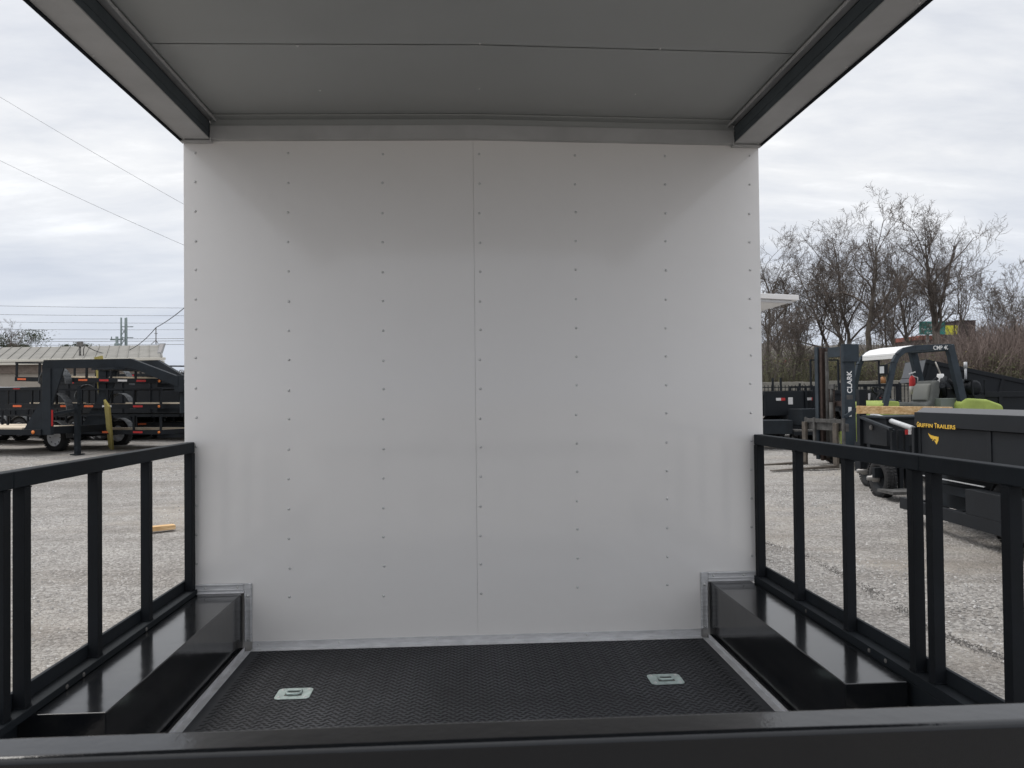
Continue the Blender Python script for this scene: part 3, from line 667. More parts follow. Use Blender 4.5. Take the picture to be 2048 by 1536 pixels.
# poles and wires
WIRE=mat('wire',(.03,.03,.032),.6); GALP=mat('galvanised_pole',(.20,.24,.24),.5,.3,.2)
tw=thing('transmission_pole','slender steel lattice pole rising behind the metal roof','pole',tuple(gat(248,85)))
z0=tw.location.z; zt_=at(248,635,85).z-z0
mb=MB()
for (x,y) in ((-.28,0),(.28,0),(0,.4)): mb.tube([(x*1.2,y,0),(x,y,zt_)],.10,6)
k=0
while k*1.0<zt_-1: mb.tube([(-.28,0,k*1.0),(.28,0,k*1.0+.9)],.04,4).tube([(.28,0,k*1.0),(-.28,0,k*1.0+.9)],.03,4); k+=1
mb.build('lattice',GALP,tw)
mb=MB(); [mb.tube([(-.2,0,zt_*f),(1.0,0,zt_*f)],.05,5) for f in (.66,.78,.90)]; mb.build('crossarm',GALP,tw)
up=thing('utility_pole','short grey utility pole with a transformer drum left of the lattice pole','pole',tuple(gat(234,75)))
zt_=at(234,673,75).z-up.location.z
MB().tube([(0,0,0),(0,0,zt_)],[.2,.14],8).build('pole',GALP,up)
MB().lathe((.15,-.25,zt_-1.7),(0,0,1),[(0,0),(0,.28),(1.0,.28),(1.05,.1),(1.1,0)],12).build('transformer',GALP,up)
MB().box((-.6,-.06,zt_-.35),(.6,.06,zt_-.22)).tube([(-.5,0,zt_-.22),(-.5,0,zt_)],.05,6).tube([(.5,0,zt_-.22),(.5,0,zt_)],.05,6).build('crossarm',GALP,up)
def wire(label,pts,r,group=None):
    mb=MB(); mb.tube(pts,r,5,cap=False); o=mb.build('power_line',WIRE); tag(o,label,'power line',group); return o
def cat(a,b_,sag,n=14): a=Vector(a);b_=Vector(b_); return [a.lerp(b_,t/n)-Vector((0,0,sag*4*(t/n)*(1-t/n))) for t in range(n+1)]
wire('upper of the two thin wires slanting down across the left sky to the white wall',cat(at(-700,-260,34),at(700,590,30),.6,30),.006)
wire('lower of the two thin wires slanting down across the left sky to the white wall',cat(at(-700,-60,40),at(700,627,34),.9,30),.007)
cp=at(168,689,43.5); tp=at(312,655,46.5)
wire('drooping service cable rising from the roof mast to the tripod and on to the right',cat(cp,tp,1.0,16)+cat(tp,at(470,512,30),.3,12)[1:],.022)
d_=('topmost','second','third','fourth','fifth','sixth','lowest')
for i,(ya,yb) in enumerate(((606,615),(625,629),(640,644),(656,656),(676,673),(682,677),(690,684))):
    wire('%s of the level distant power lines behind the metal roof'%d_[i],cat(at(-300,ya-2,95+i*2),at(620,yb+1,85+i*2),.25,12),.018 if i<4 else .026,'distant power lines over the roof')
# ------------------------------------------------------------ right side: forklift
BLUEG=mat('blue_grey_machine_paint',(.020,.030,.040),.42,0,.25,5,.0004,40)
LIME=mat('lime_green_paint',(.30,.37,.085),.4,0,.12,4)
SEATM=mat('grey_vinyl_seat',(.10,.105,.10),.5,0,.15,8)
RUST=mat('greasy_brown_steel',(.06,.042,.036),.55,.2,.35,14)
WORN=mat('worn_grey_steel',(.085,.083,.080),.55,.3,.35,8)
WHITEP=mat('white_panel_paint',(.7,.7,.69),.4)
rzf=R_(193-3.4)
o0=gat(1685,14.6); f_w=Vector((math.cos(rzf),math.sin(rzf),0)); l_w=Vector((-f_w.y,f_w.x,0))
og=o0-f_w*1.12-l_w*.42
fk=thing('forklift','lime green and blue-grey forklift facing left with its forks on the gravel','forklift',(og.x,og.y,gz(og.x,og.y)),rzf)
HM=at(1690,689,14.7).z-fk.location.z
for s in (-1,1):
    # outer channel: web + flanges
    mb=MB().box((.87,s*.46,.12),(1.10,s*.44,HM)).box((1.075,s*.4399,.12),(1.10,s*.36,HM)).box((.87,s*.4399,.12),(.895,s*.36,HM))
    mb.build('outer_mast_channel',BLUEG,fk,bevel=.003)
    mb=MB().box((.91,s*.375,.10),(1.06,s*.355,HM-.02)).box((1.04,s*.3545,.10),(1.06,s*.29,HM-.02)).box((.91,s*.3545,.10),(.93,s*.29,HM-.02))
    mb.build('inner_mast_channel',RUST,fk,bevel=.002)
    MB().tube([(.97,s*.25,.15),(.97,s*.25,HM-.1)],.035,10).build('lift_cylinder',WORN,fk)
MB().box((.86,-.15,HM-.22),(1.02,.43,HM-.03)).build('mast_crosshead',BLUEG,fk,bevel=.004)
MB().box((.80,.462,HM-.33),(1.13,.49,HM-.0)).box((1.10,.40,HM-.33),(1.13,.461,HM)).build('mast_head_plate',BLUEG,fk,bevel=.004)
MB().box((.88,-.35,HM*.5),(.94,.35,HM*.5+.10)).box((.88,-.35,.25),(.94,.35,.36)).build('mast_crossbar',RUST,fk)
mb=MB(); [chain(mb,[(1.0,y,.5),(1.0,y,1.5)],46,.016) for y in (-.13,.0)]; mb.build('lift_chain',RUST,fk)
MB().tube([(1.0,-.07,.4),(1.0,-.07,1.25)],.05,12).tube([(1.0,-.07,1.25),(1.0,-.07,1.5)],.03,10).build('free_lift_cylinder',WORN,fk)
MB().box((.98,-.15,1.5),(1.03,.03,1.6)).build('chain_anchor',WORN,fk,bevel=.01)
MB().hexa([(.75,.493,.92),(1.13,.493,1.12),(1.13,.52,1.12),(.75,.52,.92),(.75,.493,1.0),(1.13,.493,1.20),(1.13,.52,1.20),(.75,.52,1.0)]) .build('hose_guard',BLUEG,fk) if 0 else MB().bar((1.14,.51,.98),(.72,.51,1.20),.03,.06).build('hose_guard',BLUEG,fk)
# carriage
for z in (.36,.78): 
    MB().box((1.14,-.62,z-.07),(1.20,.62,z+.07)).build('carriage_bar',WORN,fk,bevel=.004)
mb=MB()
for y in (-.6,-.32,.32,.57): mb.box((1.201,y-.03,.2),(1.24,y+.03,.95))
mb.box((1.201,-.569,.86),(1.235,.539,.93)) ; mb.build('load_backrest',WORN,fk,bevel=.003)
for y in (-.58,.40):
    mb=MB().box((1.24,y-.06,.02),(1.29,y+.06,.86)).hexa([(1.2901,y-.06,.02),(2.62,y-.05,.008),(2.62,y+.05,.008),(1.2901,y+.06,.02),(1.2901,y-.06,.075),(2.62,y-.05,.022),(2.62,y+.05,.022),(1.2901,y+.06,.075)])
    mb.build('fork',mat('fork_steel',(.11,.095,.08),.5,.4,.3) if y<0 else bpy.data.materials['fork_steel'],fk,bevel=.003)
# chassis
MB().prism([(.60,.25),(.60,.75),(.50,.98),(.40,1.20),(.18,1.27),(-.05,1.25),(-.05,.25)],'y',-.40,.52).build('front_cowl',LIME,fk,bevel=.03,seg=3)
MB().box((-.051,-.58,.25),(-1.35,.58,.62)).build('floor_step',BLUEG,fk,bevel=.02)
MB().box((-.45,-.42,.621),(-1.5,.42,1.08)).build('engine_hood',LIME,fk,bevel=.05,seg=3)
MB().prism([(-1.35,.25),(-1.35,1.22),(-1.5,1.30),(-2.0,1.27),(-2.35,1.16),(-2.42,.9),(-2.38,.35),(-2.2,.25)],'y',-.58,.58).build('counterweight',LIME,fk,bevel=.06,seg=3)
for x,r in ((.45,.40),(-1.75,.34)):
    for s in (-1,1): wheel(fk,(x,s*.66,r),(0,s,0),r,.26,WHITEP)
# overhead guard
def guardside(s):
    y=s*.5
    pts=[(.30,1.05),(.12,1.75),(.06,1.98),(-.02,2.12),(-.16,2.22),(-.40,2.27),(-1.22,2.30)]
    mb=MB()
    for (a,b_) in zip(pts[:-1],pts[1:]): mb.bar((a[0],y,a[1]),(b_[0],y,b_[1]),.07,.10)
    mb.bar((-1.19,y,2.33),(-1.50,y,1.1),.10,.15)
    return mb.build('guard_frame',BLUEG,fk,bevel=.006)
gs=guardside(1); guardside(-1)
mb=MB(); 
for k in range(5): x=-.32-k*.2; mb.box((x,-.46,2.23),(x-.05,.46,2.26))
mb.box((-1.14,-.46,2.22),(-1.24,.46,2.30)); mb.build('guard_bars',BLUEG,fk)
pts=[(.0,2.135),(-.08,2.20),(-.18,2.245),(-.42,2.29)]
mb=MB(); n=len(pts); vs=[(x,y,z+zz_) for zz_ in (.0,.035) for (x,z) in pts for y in (-.47,.47)]
fs=[(2*i,2*i+1,2*i+3,2*i+2) for i in range(n-1)]+[(2*n+2*i,2*n+2*i+2,2*n+2*i+3,2*n+2*i+1) for i in range(n-1)]+[(0,2*n,2*n+1,1),(2*n-2,2*n-1,4*n-1,4*n-2)]
mb.add(vs,fs); mb.bar((-.01,-.45,2.10),(-.01,.45,2.10),.05,.06); mb.build('front_canopy',WHITEP,fk)
# lettering
textmesh('lettering','CMP 40',WPAINT,.11,gs,frame((-.80,.537,2.235),(-1,0,0.02),(0,0,1)),width=.34,bold=.001)
mc=[o for o in fk.children if o.name.startswith('outer_mast')][1]
textmesh('lettering','CLARK',WPAINT,.145,mc,frame((.945,.4615,1.42),(0,0,1),(1,0,0)),width=.42,bold=.003)
MB().box((.93,.4605,1.30),(1.06,.4612,1.385)).build('name_plate',WORN,mc); MB().box((.96,.4605,.98),(1.03,.4612,1.16)).build('sticker',WPAINT,mc)
MB().box((.60,.4905,HM-.14),(.68,.4915,HM-.04)).build('sticker',WPAINT,fk) if 0 else None
# operator place
sp=[(-.35,1.16),(-.42,1.24),(-.85,1.19),(-.95,1.25),(-1.02,1.55),(-1.10,1.66),(-1.19,1.64),(-1.20,1.45),(-1.12,1.12),(-1.05,1.06),(-.40,1.08)]
MB().prism(sp,'y',-.26,.26).build('seat',SEATM,fk,bevel=.05,seg=3)
MB().prism([(-1.0,1.20),(-1.06,1.55),(-1.03,1.60),(-.97,1.55),(-.90,1.27)],'y',-.20,.20).build('seat_pad',mat('light_seat_panel',(.16,.165,.15),.55),fk,bevel=.02)
MB().box((-1.05,.10,1.085),(-1.48,.42,1.30)).build('side_console',mat('console_grey',(.13,.15,.13),.5),fk,bevel=.015)
sw=Vector((-.05,0,1.42)); ring=[sw+Vector((.19*math.cos(a)*.75,.19*math.sin(a),.19*math.cos(a)*.6)) for a in [2*math.pi*k/24 for k in range(25)]]
MB().tube(ring,.014,8).tube([sw+Vector((0,-.18,0)),sw+Vector((0,.18,0))],.01,6).tube([sw,(.15,0,1.15)],.025,8).build('steering_wheel',BLACK,fk)
mb=MB(); [mb.tube([(.02-k*.03,-.2-.06*k,1.2),(-.02-k*.03,-.2-.06*k,1.44)],.008,6).lathe((-.02-k*.03,-.2-.06*k,1.44),(0,0,1),[(0,0),(0,.015),(.02,.02),(.035,0)],8) for k in range(3)]; mb.build('levers',BLACK,fk)
# lights
hl=MB().box((.20,.36,1.76),(.27,.52,1.95)).tube([(.23,.50,1.95),(.05,.5,2.02)],.012,6).build('headlight',BLACK,fk,bevel=.01)
MB().box((.271,.385,1.79),(.276,.50,1.92)).build('lens',mat('lamp_glass',(.6,.62,.64),.1,0,.1),hl)
MB().lathe((.23,.42,1.60),(0,0,1),[(0,0),(0,.05),(.11,.045),(.13,.02),(.13,0)],12).build('amber_light',mat('amber_lens',(.35,.16,.06),.3),fk)
fx=MB().tube([(-1.12,-.42,1.38),(-1.12,-.42,1.62)],.055,12).build('fire_extinguisher',mat('extinguisher_label',(.5,.47,.45),.4),fk)
MB().lathe((-1.12,-.42,1.55),(0,0,1),[(0,.058),(.14,.058),(.2,.03),(.22,0)],12).build('shoulder',RED,fx)
MB().bar((-1.05,-.42,1.80),(-1.20,-.42,1.84),.02).tube([(-1.12,-.42,1.76),(-1.20,-.36,1.72),(-1.2,-.36,1.6)],.01,6).build('handle',WHITEP,fx)
# engine parts and gas tank at the back
rg=random.Random(3); mb=MB()
for k in range(20):
    a=Vector((-1.35-rg.random()*.35,rg.uniform(-.3,.3),1.33+rg.random()*.1)); b_=a+Vector((rg.uniform(-.2,.2),rg.uniform(-.15,.15),rg.uniform(.05,.32))); mb.tube([a,(a+b_)/2+Vector((.05,.03,.06)),b_],rg.uniform(.02,.06),8)
mb.box((-1.40,-.25,1.25),(-1.72,.2,1.48)); mb.build('engine_hoses',BLACK,fk)
MB().lathe((-2.02,-.30,1.50),(0,1,0),[(0,0),(.02,.10),(.07,.155),(.53,.155),(.58,.10),(.60,0)],20).box((-1.90,-.34,1.28),(-2.14,.34,1.36)).bar((-2.02,-.2,1.66),(-2.02,.2,1.66),.31,.03).build('gas_tank',BLACK,fk)
MB().bar((-1.88,.33,1.34),(-1.85,.33,1.66),.03).bar((-2.16,.33,1.34),(-2.16,.33,1.66),.03).bar((-2.16,.33,1.66),(-1.85,.33,1.66),.028).build('tank_bracket',BLACK,fk)
MB().tube([(-2.12,-.1,1.6),(-2.12,-.1,1.98)],.022,8).tube([(-2.12,-.1,1.9),(-2.12,-.1,2.03)],.032,8).build('exhaust_stack',SILVER,fk)
# cup on the engine
p=local(fk,at(1880,758,15.6)); 
pc=at(1881,757,15.9); cup=thing('cup','white foam cup with a straw standing on top of the forklift engine','cup',(pc.x,pc.y,pc.z-.08))
MB().lathe((0,0,0),(0,0,1),[(0,0),(0,.088),(.006,.088),(.17,.060),(.175,.055),(.175,0)],20).build('cup_body',WHITEP,cup); MB().lathe((0,-.004,.05),(0,0,1),[(0,.071),(.05,.078)],10).build('print',RED,cup) if 0 else MB().box((.02,-.083,.08),(.05,-.078,.12)).build('print',RED,cup)
MB().tube([(0,0,.17),(-.10,0,.42)],.014,6).build('straw',mat('straw',(.45,.42,.38),.5),cup)
# ------------------------------------------------------------ the near black dump trailer with gold lettering
k_=7.0*(2048-1017)
def gd(px): return k_/(px-1017)
P0=at(1836,824,gd(1836)); P1=at(2048,832,gd(2048)); 
dz_=Vector((P1.x-P0.x,P1.y-P0.y,0)); rg_=math.atan2(dz_.y,dz_.x); Lb=4.4
g0=Vector((P0.x,P0.y,gz(P0.x,P0.y)))
dt=thing('dump_trailer','black dump trailer with gold lettering and a gold wing emblem on its near side','dump trailer',tuple(g0),rg_)
# local: +x towards camera, -y is the visible flank?  check
vis=local(dt,CAM); sg=1 if vis.y>0 else -1
zt=(P0.z+P1.z)/2-g0.z
def B(x0,y0,z0,x1,y1,z1,mb): return mb.box((x0,-sg*y0,z0),(x1,-sg*y1,z1))
zbod=.62
BD=mat('black_powder_coat',(.006,.008,.011),.27,0,.2,2,.0008,30,spec=.32)
mb=MB(); B(0,0,zbod,Lb,.05,zt-.16,mb); B(0,1.85,zbod,Lb,1.9,zt-.16,mb); B(.0,.0501,zbod,.05,1.8499,zt-.16,mb); B(Lb-.05,.0501,zbod,Lb,1.8499,zt-.16,mb); B(0.05,.0501,zbod,Lb-.05,1.8499,zbod+.03,mb)
body=mb.build('body',BD,dt,bevel=.004)
mb=MB()
for (ya,yb) in ((-.035,.075),(1.83,1.93)):
    B(-.02,ya,zt-.155,Lb,yb,zt,mb)
B(-.02,.0755,zt-.155,.08,1.8295,zt,mb); mb.build('top_rail',BD,dt,bevel=.006)
MB().prism([(-sg*-.033,zt+.001),(-sg*.073,zt+.001),(-sg*.073,zt+.030),(-sg*.045,zt+.052)],'x',.03,Lb).build('slanted_cap',mat('cap_sky_sheen',(.05,.052,.058),.16,0,.1,spec=.8),dt)  # cap coloured lighter than the body to carry the sky's reflection
for x in (0.0,1.28,2.3,3.3,Lb-.1): mb=MB(); B(x,-.010,zbod,x+.06,-.0005,zt-.1555,mb); mb.build('side_rib',BD,dt,bevel=.004)
mb=MB(); B(-.06,-.05,zbod-.02,.0-.001,.09,zt-.17,mb); mb.build('corner_post',BD,dt,bevel=.01)
# lower frame, set outwards
zfb=at(1886,1037,gd(1886)).z-g0.z
lo=-.02
mb=MB(); B(-.3,lo-.06,zfb,Lb,lo,zfb+.13,mb); B(-.3,1.7,zfb,Lb,1.76,zfb+.13,mb)
for k in range(6): B(-.2+k*.8,lo+.001,zfb+.02,-.12+k*.8,1.699,zfb+.11,mb)
mb.build('frame',BD,dt,bevel=.004)
mb=MB(); B(.0,.12,zfb+.24,Lb,.18,zfb+.34,mb); B(.0,1.5,zfb+.24,Lb,1.56,zfb+.34,mb); B(0,.14,zfb+.13,.05,.18,zbod,mb); B(-.2,.30,zfb+.05,Lb,.34,zbod-.01,mb); mb.build('sub_frame_gap_panel',BLACKM,dt,bevel=.004)  # beams, plus a dark panel added as the shade under the body
xf_=(8.81-gd(1943)); zf_=at(1943,977,gd(1943)).z-g0.z
mb=MB(); 
pts=[(xf_,zfb+.131),(xf_+1.7,zfb+.131),(xf_+1.7,zf_-.1),(xf_+1.5,zf_),(xf_,zf_)]
mb.prism(pts,'y',-sg*(lo-.06),-sg*.2); mb.build('fender',BD,dt,bevel=.006)
mb=MB(); B(.05,-.0005,zbod-.055,xf_+.2,-.012,zbod-.045,mb); mb.build('edge_highlight',SILVER,dt)  # thin silver bar drawn as the highlight on the body's lower edge
for x in (xf_+.45,xf_+1.25): wheel(dt,(x,-sg*.16,.36),(0,sg,0),.32,.2,BLACK)
# lettering along the side: image left (far) to right (near) = +x
d1=8.81-gd(1838); d2=8.81-gd(1915)
yo=-sg*(-.0362)
sideM=lambda x,z: frame((x,yo,z),(1,0,0),(0,0,1)) 
zl=at(1838,853,gd(1838)).z-g0.z
x=d1+.02; 
for (wd_,big_,sm_) in (('GRIFFIN','G','RIFFIN'),('TRAILERS','T','RAILERS')):
    tot=(d2-d1)
    a=tot*(.058); textmesh('lettering',big_,YEL,.075,body,sideM(x,zl),width=a,bold=.0015); x+=a+tot*.012
    b_=tot*(.36 if sm_=='RIFFIN' else .45); textmesh('lettering',sm_,YEL,.058,body,sideM(x,zl),width=b_,bold=.0012,space=1.1); x+=b_+tot*.05
# wing emblem, flat, on the rear panel
ex,ez=8.81-gd(1856),at(1856,866,gd(1856)).z-g0.z
ex2=8.81-gd(1877); W_=(ex2-ex); H_=.118
wing=[(0,1),(.25,.83),(.60,.76),(1.0,.72),(.97,.40),(.80,.0),(.62,.30),(.52,.42),(.40,.30),(.44,.52),(.30,.48),(.12,.72)]
mb=MB(); yy=-sg*(-.0015); mb.prism([(ex+u*W_,ez-H_+v*H_) for u,v in wing],'y',yy,yy*2.2); mb.build('emblem',YEL2,body)
mb=MB().prism([(ex+u*W_,ez-H_+v*H_) for u,v in [(.52,.42),(.62,.48),(.78,.42),(.70,.36),(.60,.36)]],'y',yy*2.3,yy*2.5); mb.build('emblem_cut',BLACK,body)
# ------------------------------------------------------------ generic black dump trailers
def dump(label,L_=4.0,Wd=1.9,H=.65,hb=.75,pitch=0,group='black dump trailers in the back rows',hood=False,refl=True):
    t=thing('dump_trailer',label,'dump trailer',(0,0,0),0,group); hw=Wd/2; x0,x1=-L_/2,L_/2
    mb=MB()
    for s in (-1,1): mb.box((x0,s*.45,.42),(x1+.2,s*.52,.55)).bar((x1,s*.48,.47),(x1+1.3,s*.05,.47),.07,.11)
    for k in range(4): mb.box((x0+.1+k*L_/3.4,-.449,.44),(x0+.18+k*L_/3.4,.449,.53))
    mb.build('frame',BLACK,t,bevel=.004)
    bd=MB(); T_=.04
    bd.box((0,-hw,0),(L_,-hw+T_,H)).box((0,hw,0),(L_,hw-T_,H)).box((L_-T_,-hw+T_+.001,0),(L_,hw-T_-.001,H*(1.15 if hood else 1))).box((0,-hw+T_+.001,0),(T_,hw-T_-.001,H)).box((T_,-hw+T_+.001,0),(L_-T_,hw-T_-.001,.03))
    o=bd.build('body',BD,t,bevel=.004); o.location=(x0,0,hb); o.rotation_euler=(0,-pitch,0)
    for s in (-1,1):
        r_=MB().box((-.01,s*(hw+.03),H-.10),(L_+.01,s*(hw-.05),H+.005)); r_.build('top_rail',BD,o,bevel=.004)
        for k in range(6): x=.05+k*(L_-.2)/5; MB().box((x,s*(hw+.03),.0),(x+.07,s*(hw+.0005),H-.101)).build('side_rib',BD,o)
        if refl: MB().box((L_*.2,s*(hw+.0315),H-.09),(L_*.2+.3,s*(hw+.034),H-.03)).build('reflector',RED,o)
        mb=MB(); mb.prism([(-.85,.78),(-.95,.55),(-.9,.55),(-.82,.72),(.82,.72),(.9,.55),(.95,.55),(.85,.78)],'y',s*(hw-.25),s*(hw+.05)); mb.build('fender',BD,t)
        for x in (-.42,.42): wheel(t,(x,s*(hw-.12),.36),(0,s,0),.36,.2,BLACK)
    MB().box((x1+.15,-.35,.54),(x1+.65,.35,.95)).build('toolbox',BLACKM,t,bevel=.01)
    if refl:
        for yy in (-.6,.42): MB().box((L_+.0005,yy,H-.24),(L_+.004,yy+.16,H-.17)).build('reflector',WHITER,o); MB().box((L_+.0005,yy+.161,H-.24),(L_+.004,yy+.30,H-.17)).build('reflector',RED,o)
        MB().box((L_+.0005,-.2,H*.45),(L_+.004,-.05,H*.45+.18)).build('sticker',WHITER,o)
    MB().tube([(x1+1.0,0,.0),(x1+1.0,0,.95)],.035,8).box((x1+.92,-.08,0),(x1+1.08,.08,.02)).build('jack',SILVER,t)
    return t
def plc(t,p,rz): t.location=(p.x,p.y,gz(p.x,p.y)); t.rotation_euler=(0,0,rz); return t
for (px,d,H_,hb_,lb_) in dump_later: plc(dump('high-sided black dump trailer behind the stacked trailers, '+lb_,L_=5.6,H=H_,hb=hb_,group='high-sided dump trailers behind the stack'),at(px,800,d),RZ)
plc(dump('black dump trailer behind the forks, beside the white wall',L_=4.2,H=.62,hb=.78),at(1480,800,22),R_(-70))
plc(dump('black dump trailer just left of the forklift mast, pale top edge',L_=4.2,H=.5,hb=.9),at(1600,800,23.5),R_(-50))
rzr=R_(168-3.4); f2=Vector((math.cos(rzr),math.sin(rzr),0)); l2=Vector((-f2.y,f2.x,0)); cr_=at(1834,722,20.5)-f2*2.25-l2*.95
rt_=plc(dump('black dump trailer with its bed raised, right behind the forklift seat',L_=4.6,H=.60,hb=.52,pitch=R_(14)),cr_,rzr)
bo=[o for o in rt_.children if o.name.startswith('body')][0]; GP=mat('lit_front_grey',(.09,.095,.105),.4,0,.1)  # plates lighter than the body, the lit front's tone in their colour
for (ya,yb) in ((-.93,-.06),(.06,.93)): MB().box((4.6005,ya,.12),(4.615,yb,.58)).build('front_plate',GP,bo,bevel=.004)
MB().box((4.6005,-.93,-.02),(4.63,.93,.10)).build('front_lip',GP,bo,bevel=.004)
plc(dump('black dump trailer with red reflector at the right edge behind the forklift',L_=4.2,H=.70,hb=.70),at(2075,800,16.3),R_(170))
plc(dump('black dump trailer farthest back right, mostly hidden behind the raised one',L_=4.4,H=.75,hb=.8),at(2090,790,27),R_(178))
# low black box trailer nearest behind the forks
lb=thing('flatbed_trailer','low black flatbed trailer with a toolbox, between the white wall and the forks','trailer',tuple(gat(1545,19.5)),R_(-8))
MB().box((-1.6,-.5,.38),(.35,.5,.72)).build('toolbox',BLACKM,lb,bevel=.015)
MB().box((.36,-.6,.36),(2.2,.6,.44)).build('deck_frame',BLACK,lb); 
mb=MB(); [mb.box((.37,-.58+k*.24,.442),(2.18,-.38+k*.24,.48)) for k in range(5)]; mb.build('deck',WORN,lb)
for s in (-1,1): wheel(lb,(1.2,s*.72,.3),(0,s,0),.3,.18,BLACK)
# hoop-framed machines behind mast
def hoop(label,px,d,wd,y0,y1):
    g=gat(px,d); o=thing('tractor',label,'tractor',tuple(g),R_(6),'small tractors with roll hoops')
    zt=at(px,y0,d).z-g.z; MB().bar((-wd/2,0,.7),(-wd/2,0,zt),.05).bar((wd/2,0,.7),(wd/2,0,zt),.05).bar((-wd/2,0,zt),(wd/2,0,zt),.05).build('roll_hoop',BLACK,o)
    MB().box((-wd/2,-.3,.45),(wd/2,1.3,.85)).build('chassis',BLACK,o,bevel=.03); MB().prism([(-1.3,.7),(-1.3,1.05),(-.3,1.15),(-.3,.7)],'x',-wd*.3,wd*.3).build('hood',BLACKM,o,bevel=.03)
    ring=[Vector((.2*math.cos(a),-.25+.1*math.sin(a),1.25+.15*math.sin(a))) for a in [2*math.pi*k/20 for k in range(21)]]
    MB().tube(ring,.015,6).build('steering_wheel',BLACK,o)
    for s in (-1,1):
        wheel(o,(s*(wd/2+.12),1.0,.42),(s,0,0),.42,.24,SILVER); wheel(o,(s*(wd/2+.02),-.9,.28),(s,0,0),.28,.18,SILVER)
hoop('small black tractor whose roll hoop shows left of the forklift mast',1650,26,1.0,720,0)
hoop('small black tractor whose roll hoop shows under the white canopy',1737,25,.78,721,0)
# low rails and boards behind the seat
for args in (('pale lumber stack end behind the forklift seat',at(1862,799,17.2),at(1964,799,17.6),.10,.05),):
    board(args[0],args[1],args[2],.10,.07,WOOD,up=(0,0,1))
pu=thing('cargo_trailer','grey-green box trailer with a white top strip, seen through the forklift guard','trailer',tuple(gat(1935,24.5)),R_(-4))
z1=at(1935,765,24.5).z-pu.location.z
MB().box((-.6,0,.5),(1.3,.6,z1-.12)).build('body',mat('grey_green_panel',(.11,.13,.12),.4),pu,bevel=.02); MB().box((-.62,-.02,z1-.119),(1.32,.62,z1)).build('roof_strip',WHITEP,pu,bevel=.01)
for s in (-1,1): wheel(pu,(s*.5+.3,.3,.34),(s,0,0),.34,.2,SILVER)
# neighbour of the near dump trailer: black tilt trailer with wheels seen from behind
ht=thing('tilt_trailer','black tilt trailer with small tyres, left of the gold-lettered dump trailer','trailer',tuple(gat(1773,11.3)),0)
q=lambda px,py,d: Vector(at(px,py,d))-ht.location
a=q(1773,838,11.2); b_=q(1722,833,12.0); zb_=q(1773,893,11.2).z
rd=Vector((b_.x-a.x,b_.y-a.y,0)); rn=Vector((1,.06,0)).normalized()*1.55
def slab(mb,z0,z1,r0=Vector((0,0,0)),ext=1.0,wdt=1.0):
    A=Vector((a.x,a.y,0))+r0; Bv=A+rd*ext; C=Bv+rn*wdt; D=A+rn*wdt
    return mb.hexa([tuple(v_+Vector((0,0,z0))) for v_ in (A,D,C,Bv)]+[tuple(v_+Vector((0,0,z1))) for v_ in (A,D,C,Bv)])
slab(MB(),zb_,a.z).build('toolbox',BD,ht,bevel=.008)
slab(MB(),a.z+.001,a.z+.035,Vector((-.03,-.03,0)),1.06,1.03).build('box_lid',BLACKM,ht,bevel=.008)
mid=Vector((a.x,a.y,0))+rd*.55-Vector((.01,0,0)); MB().lathe((mid.x-.004,mid.y,(a.z+zb_)/2+.06),(-1,-.05,0),[(0,.038),(.012,.038),(.014,.028),(.02,.02),(.02,0)],16).build('latch',STEEL,ht)
MB().tube([q(1745,829,12.2),q(1826,857,10.2)],.035,10).build('tarp_roller',SILVER,ht)
MB().bar(q(1716,832,12.1),q(1782,858,10.6),.05,.03).bar(q(1722,836,12.1),q(1788,862,10.6),.03,.03).build('tarp_arm',BLACKM,ht)
zgl=lambda d: gz(0,d-3.4)-ht.location.z
mb=MB()
for px in (1786,1799,1812): A=q(px,860,10.9); mb.box((A.x-.03,A.y-.03,.1),(A.x+.03,A.y+.03,A.z)); mb.build('upright',BLACK,ht,bevel=.004); mb=MB()
A=q(1790,900,10.9); mb.box((A.x-.3,A.y,.28),(A.x+.9,A.y+.07,.42)).build('crossmember',BLACK,ht,bevel=.004); A=q(1776,880,12.5); MB().box((A.x-.3,A.y,.18),(A.x+1.2,A.y+.5,A.z-.05)).build('frame',BLACK,ht,bevel=.004)
A=q(1722,779,12.0); MB().box((A.x-.055,A.y-.05,.3),(A.x+.055,A.y+.05,A.z)).build('stake_post',BLACK,ht,bevel=.006)
A=q(1818,864,9.6); MB().box((A.x-.045,A.y,A.z-.03),(A.x-.01,A.y+.01,A.z+.03)).build('reflector',RED,ht); MB().box((A.x-.009,A.y,A.z-.03),(A.x+.03,A.y+.01,A.z+.03)).build('reflector',WHITER,ht)
A=q(1750,914,12.4);Bq=q(1789,914,11.2)
mb=MB(); mb.box((A.x,A.y,A.z-.30),(A.x+.32,A.y-.02,A.z)).box((A.x,A.y-.021,A.z-.0),(A.x+.34,A.y-1.6,A.z+.012))
for i in range(9):
    for j in range(8): x=A.x+.02+i*.034; z=A.z-.02-j*.035; mb.bar((x-.009,A.y-.024,z-.008*(1 if (i+j)%2 else -1)),(x+.009,A.y-.024,z+.008*(1 if (i+j)%2 else -1)),.006,.006)
mb.build('tread_fender',BLACKM,ht)
for (px,d,r) in ((1740,12.2,.235),(1763,11.0,.27)):
    A=q(px,900,d); zc=gz(0,at(px,900,d).y)-ht.location.z+r
    w_=wheel(ht,(A.x,A.y,zc),(-1,0,0),r,.14,BLACK)
    MB().lathe((A.x-.06,A.y,zc),(-1,0,0),[(0,.06),(.07,.055),(.08,.036),(.15,.034),(.155,0)],14).build('hub',mat('bare_hub',(.26,.25,.24),.45,.5) if px==1740 else bpy.data.materials['bare_hub'],ht)
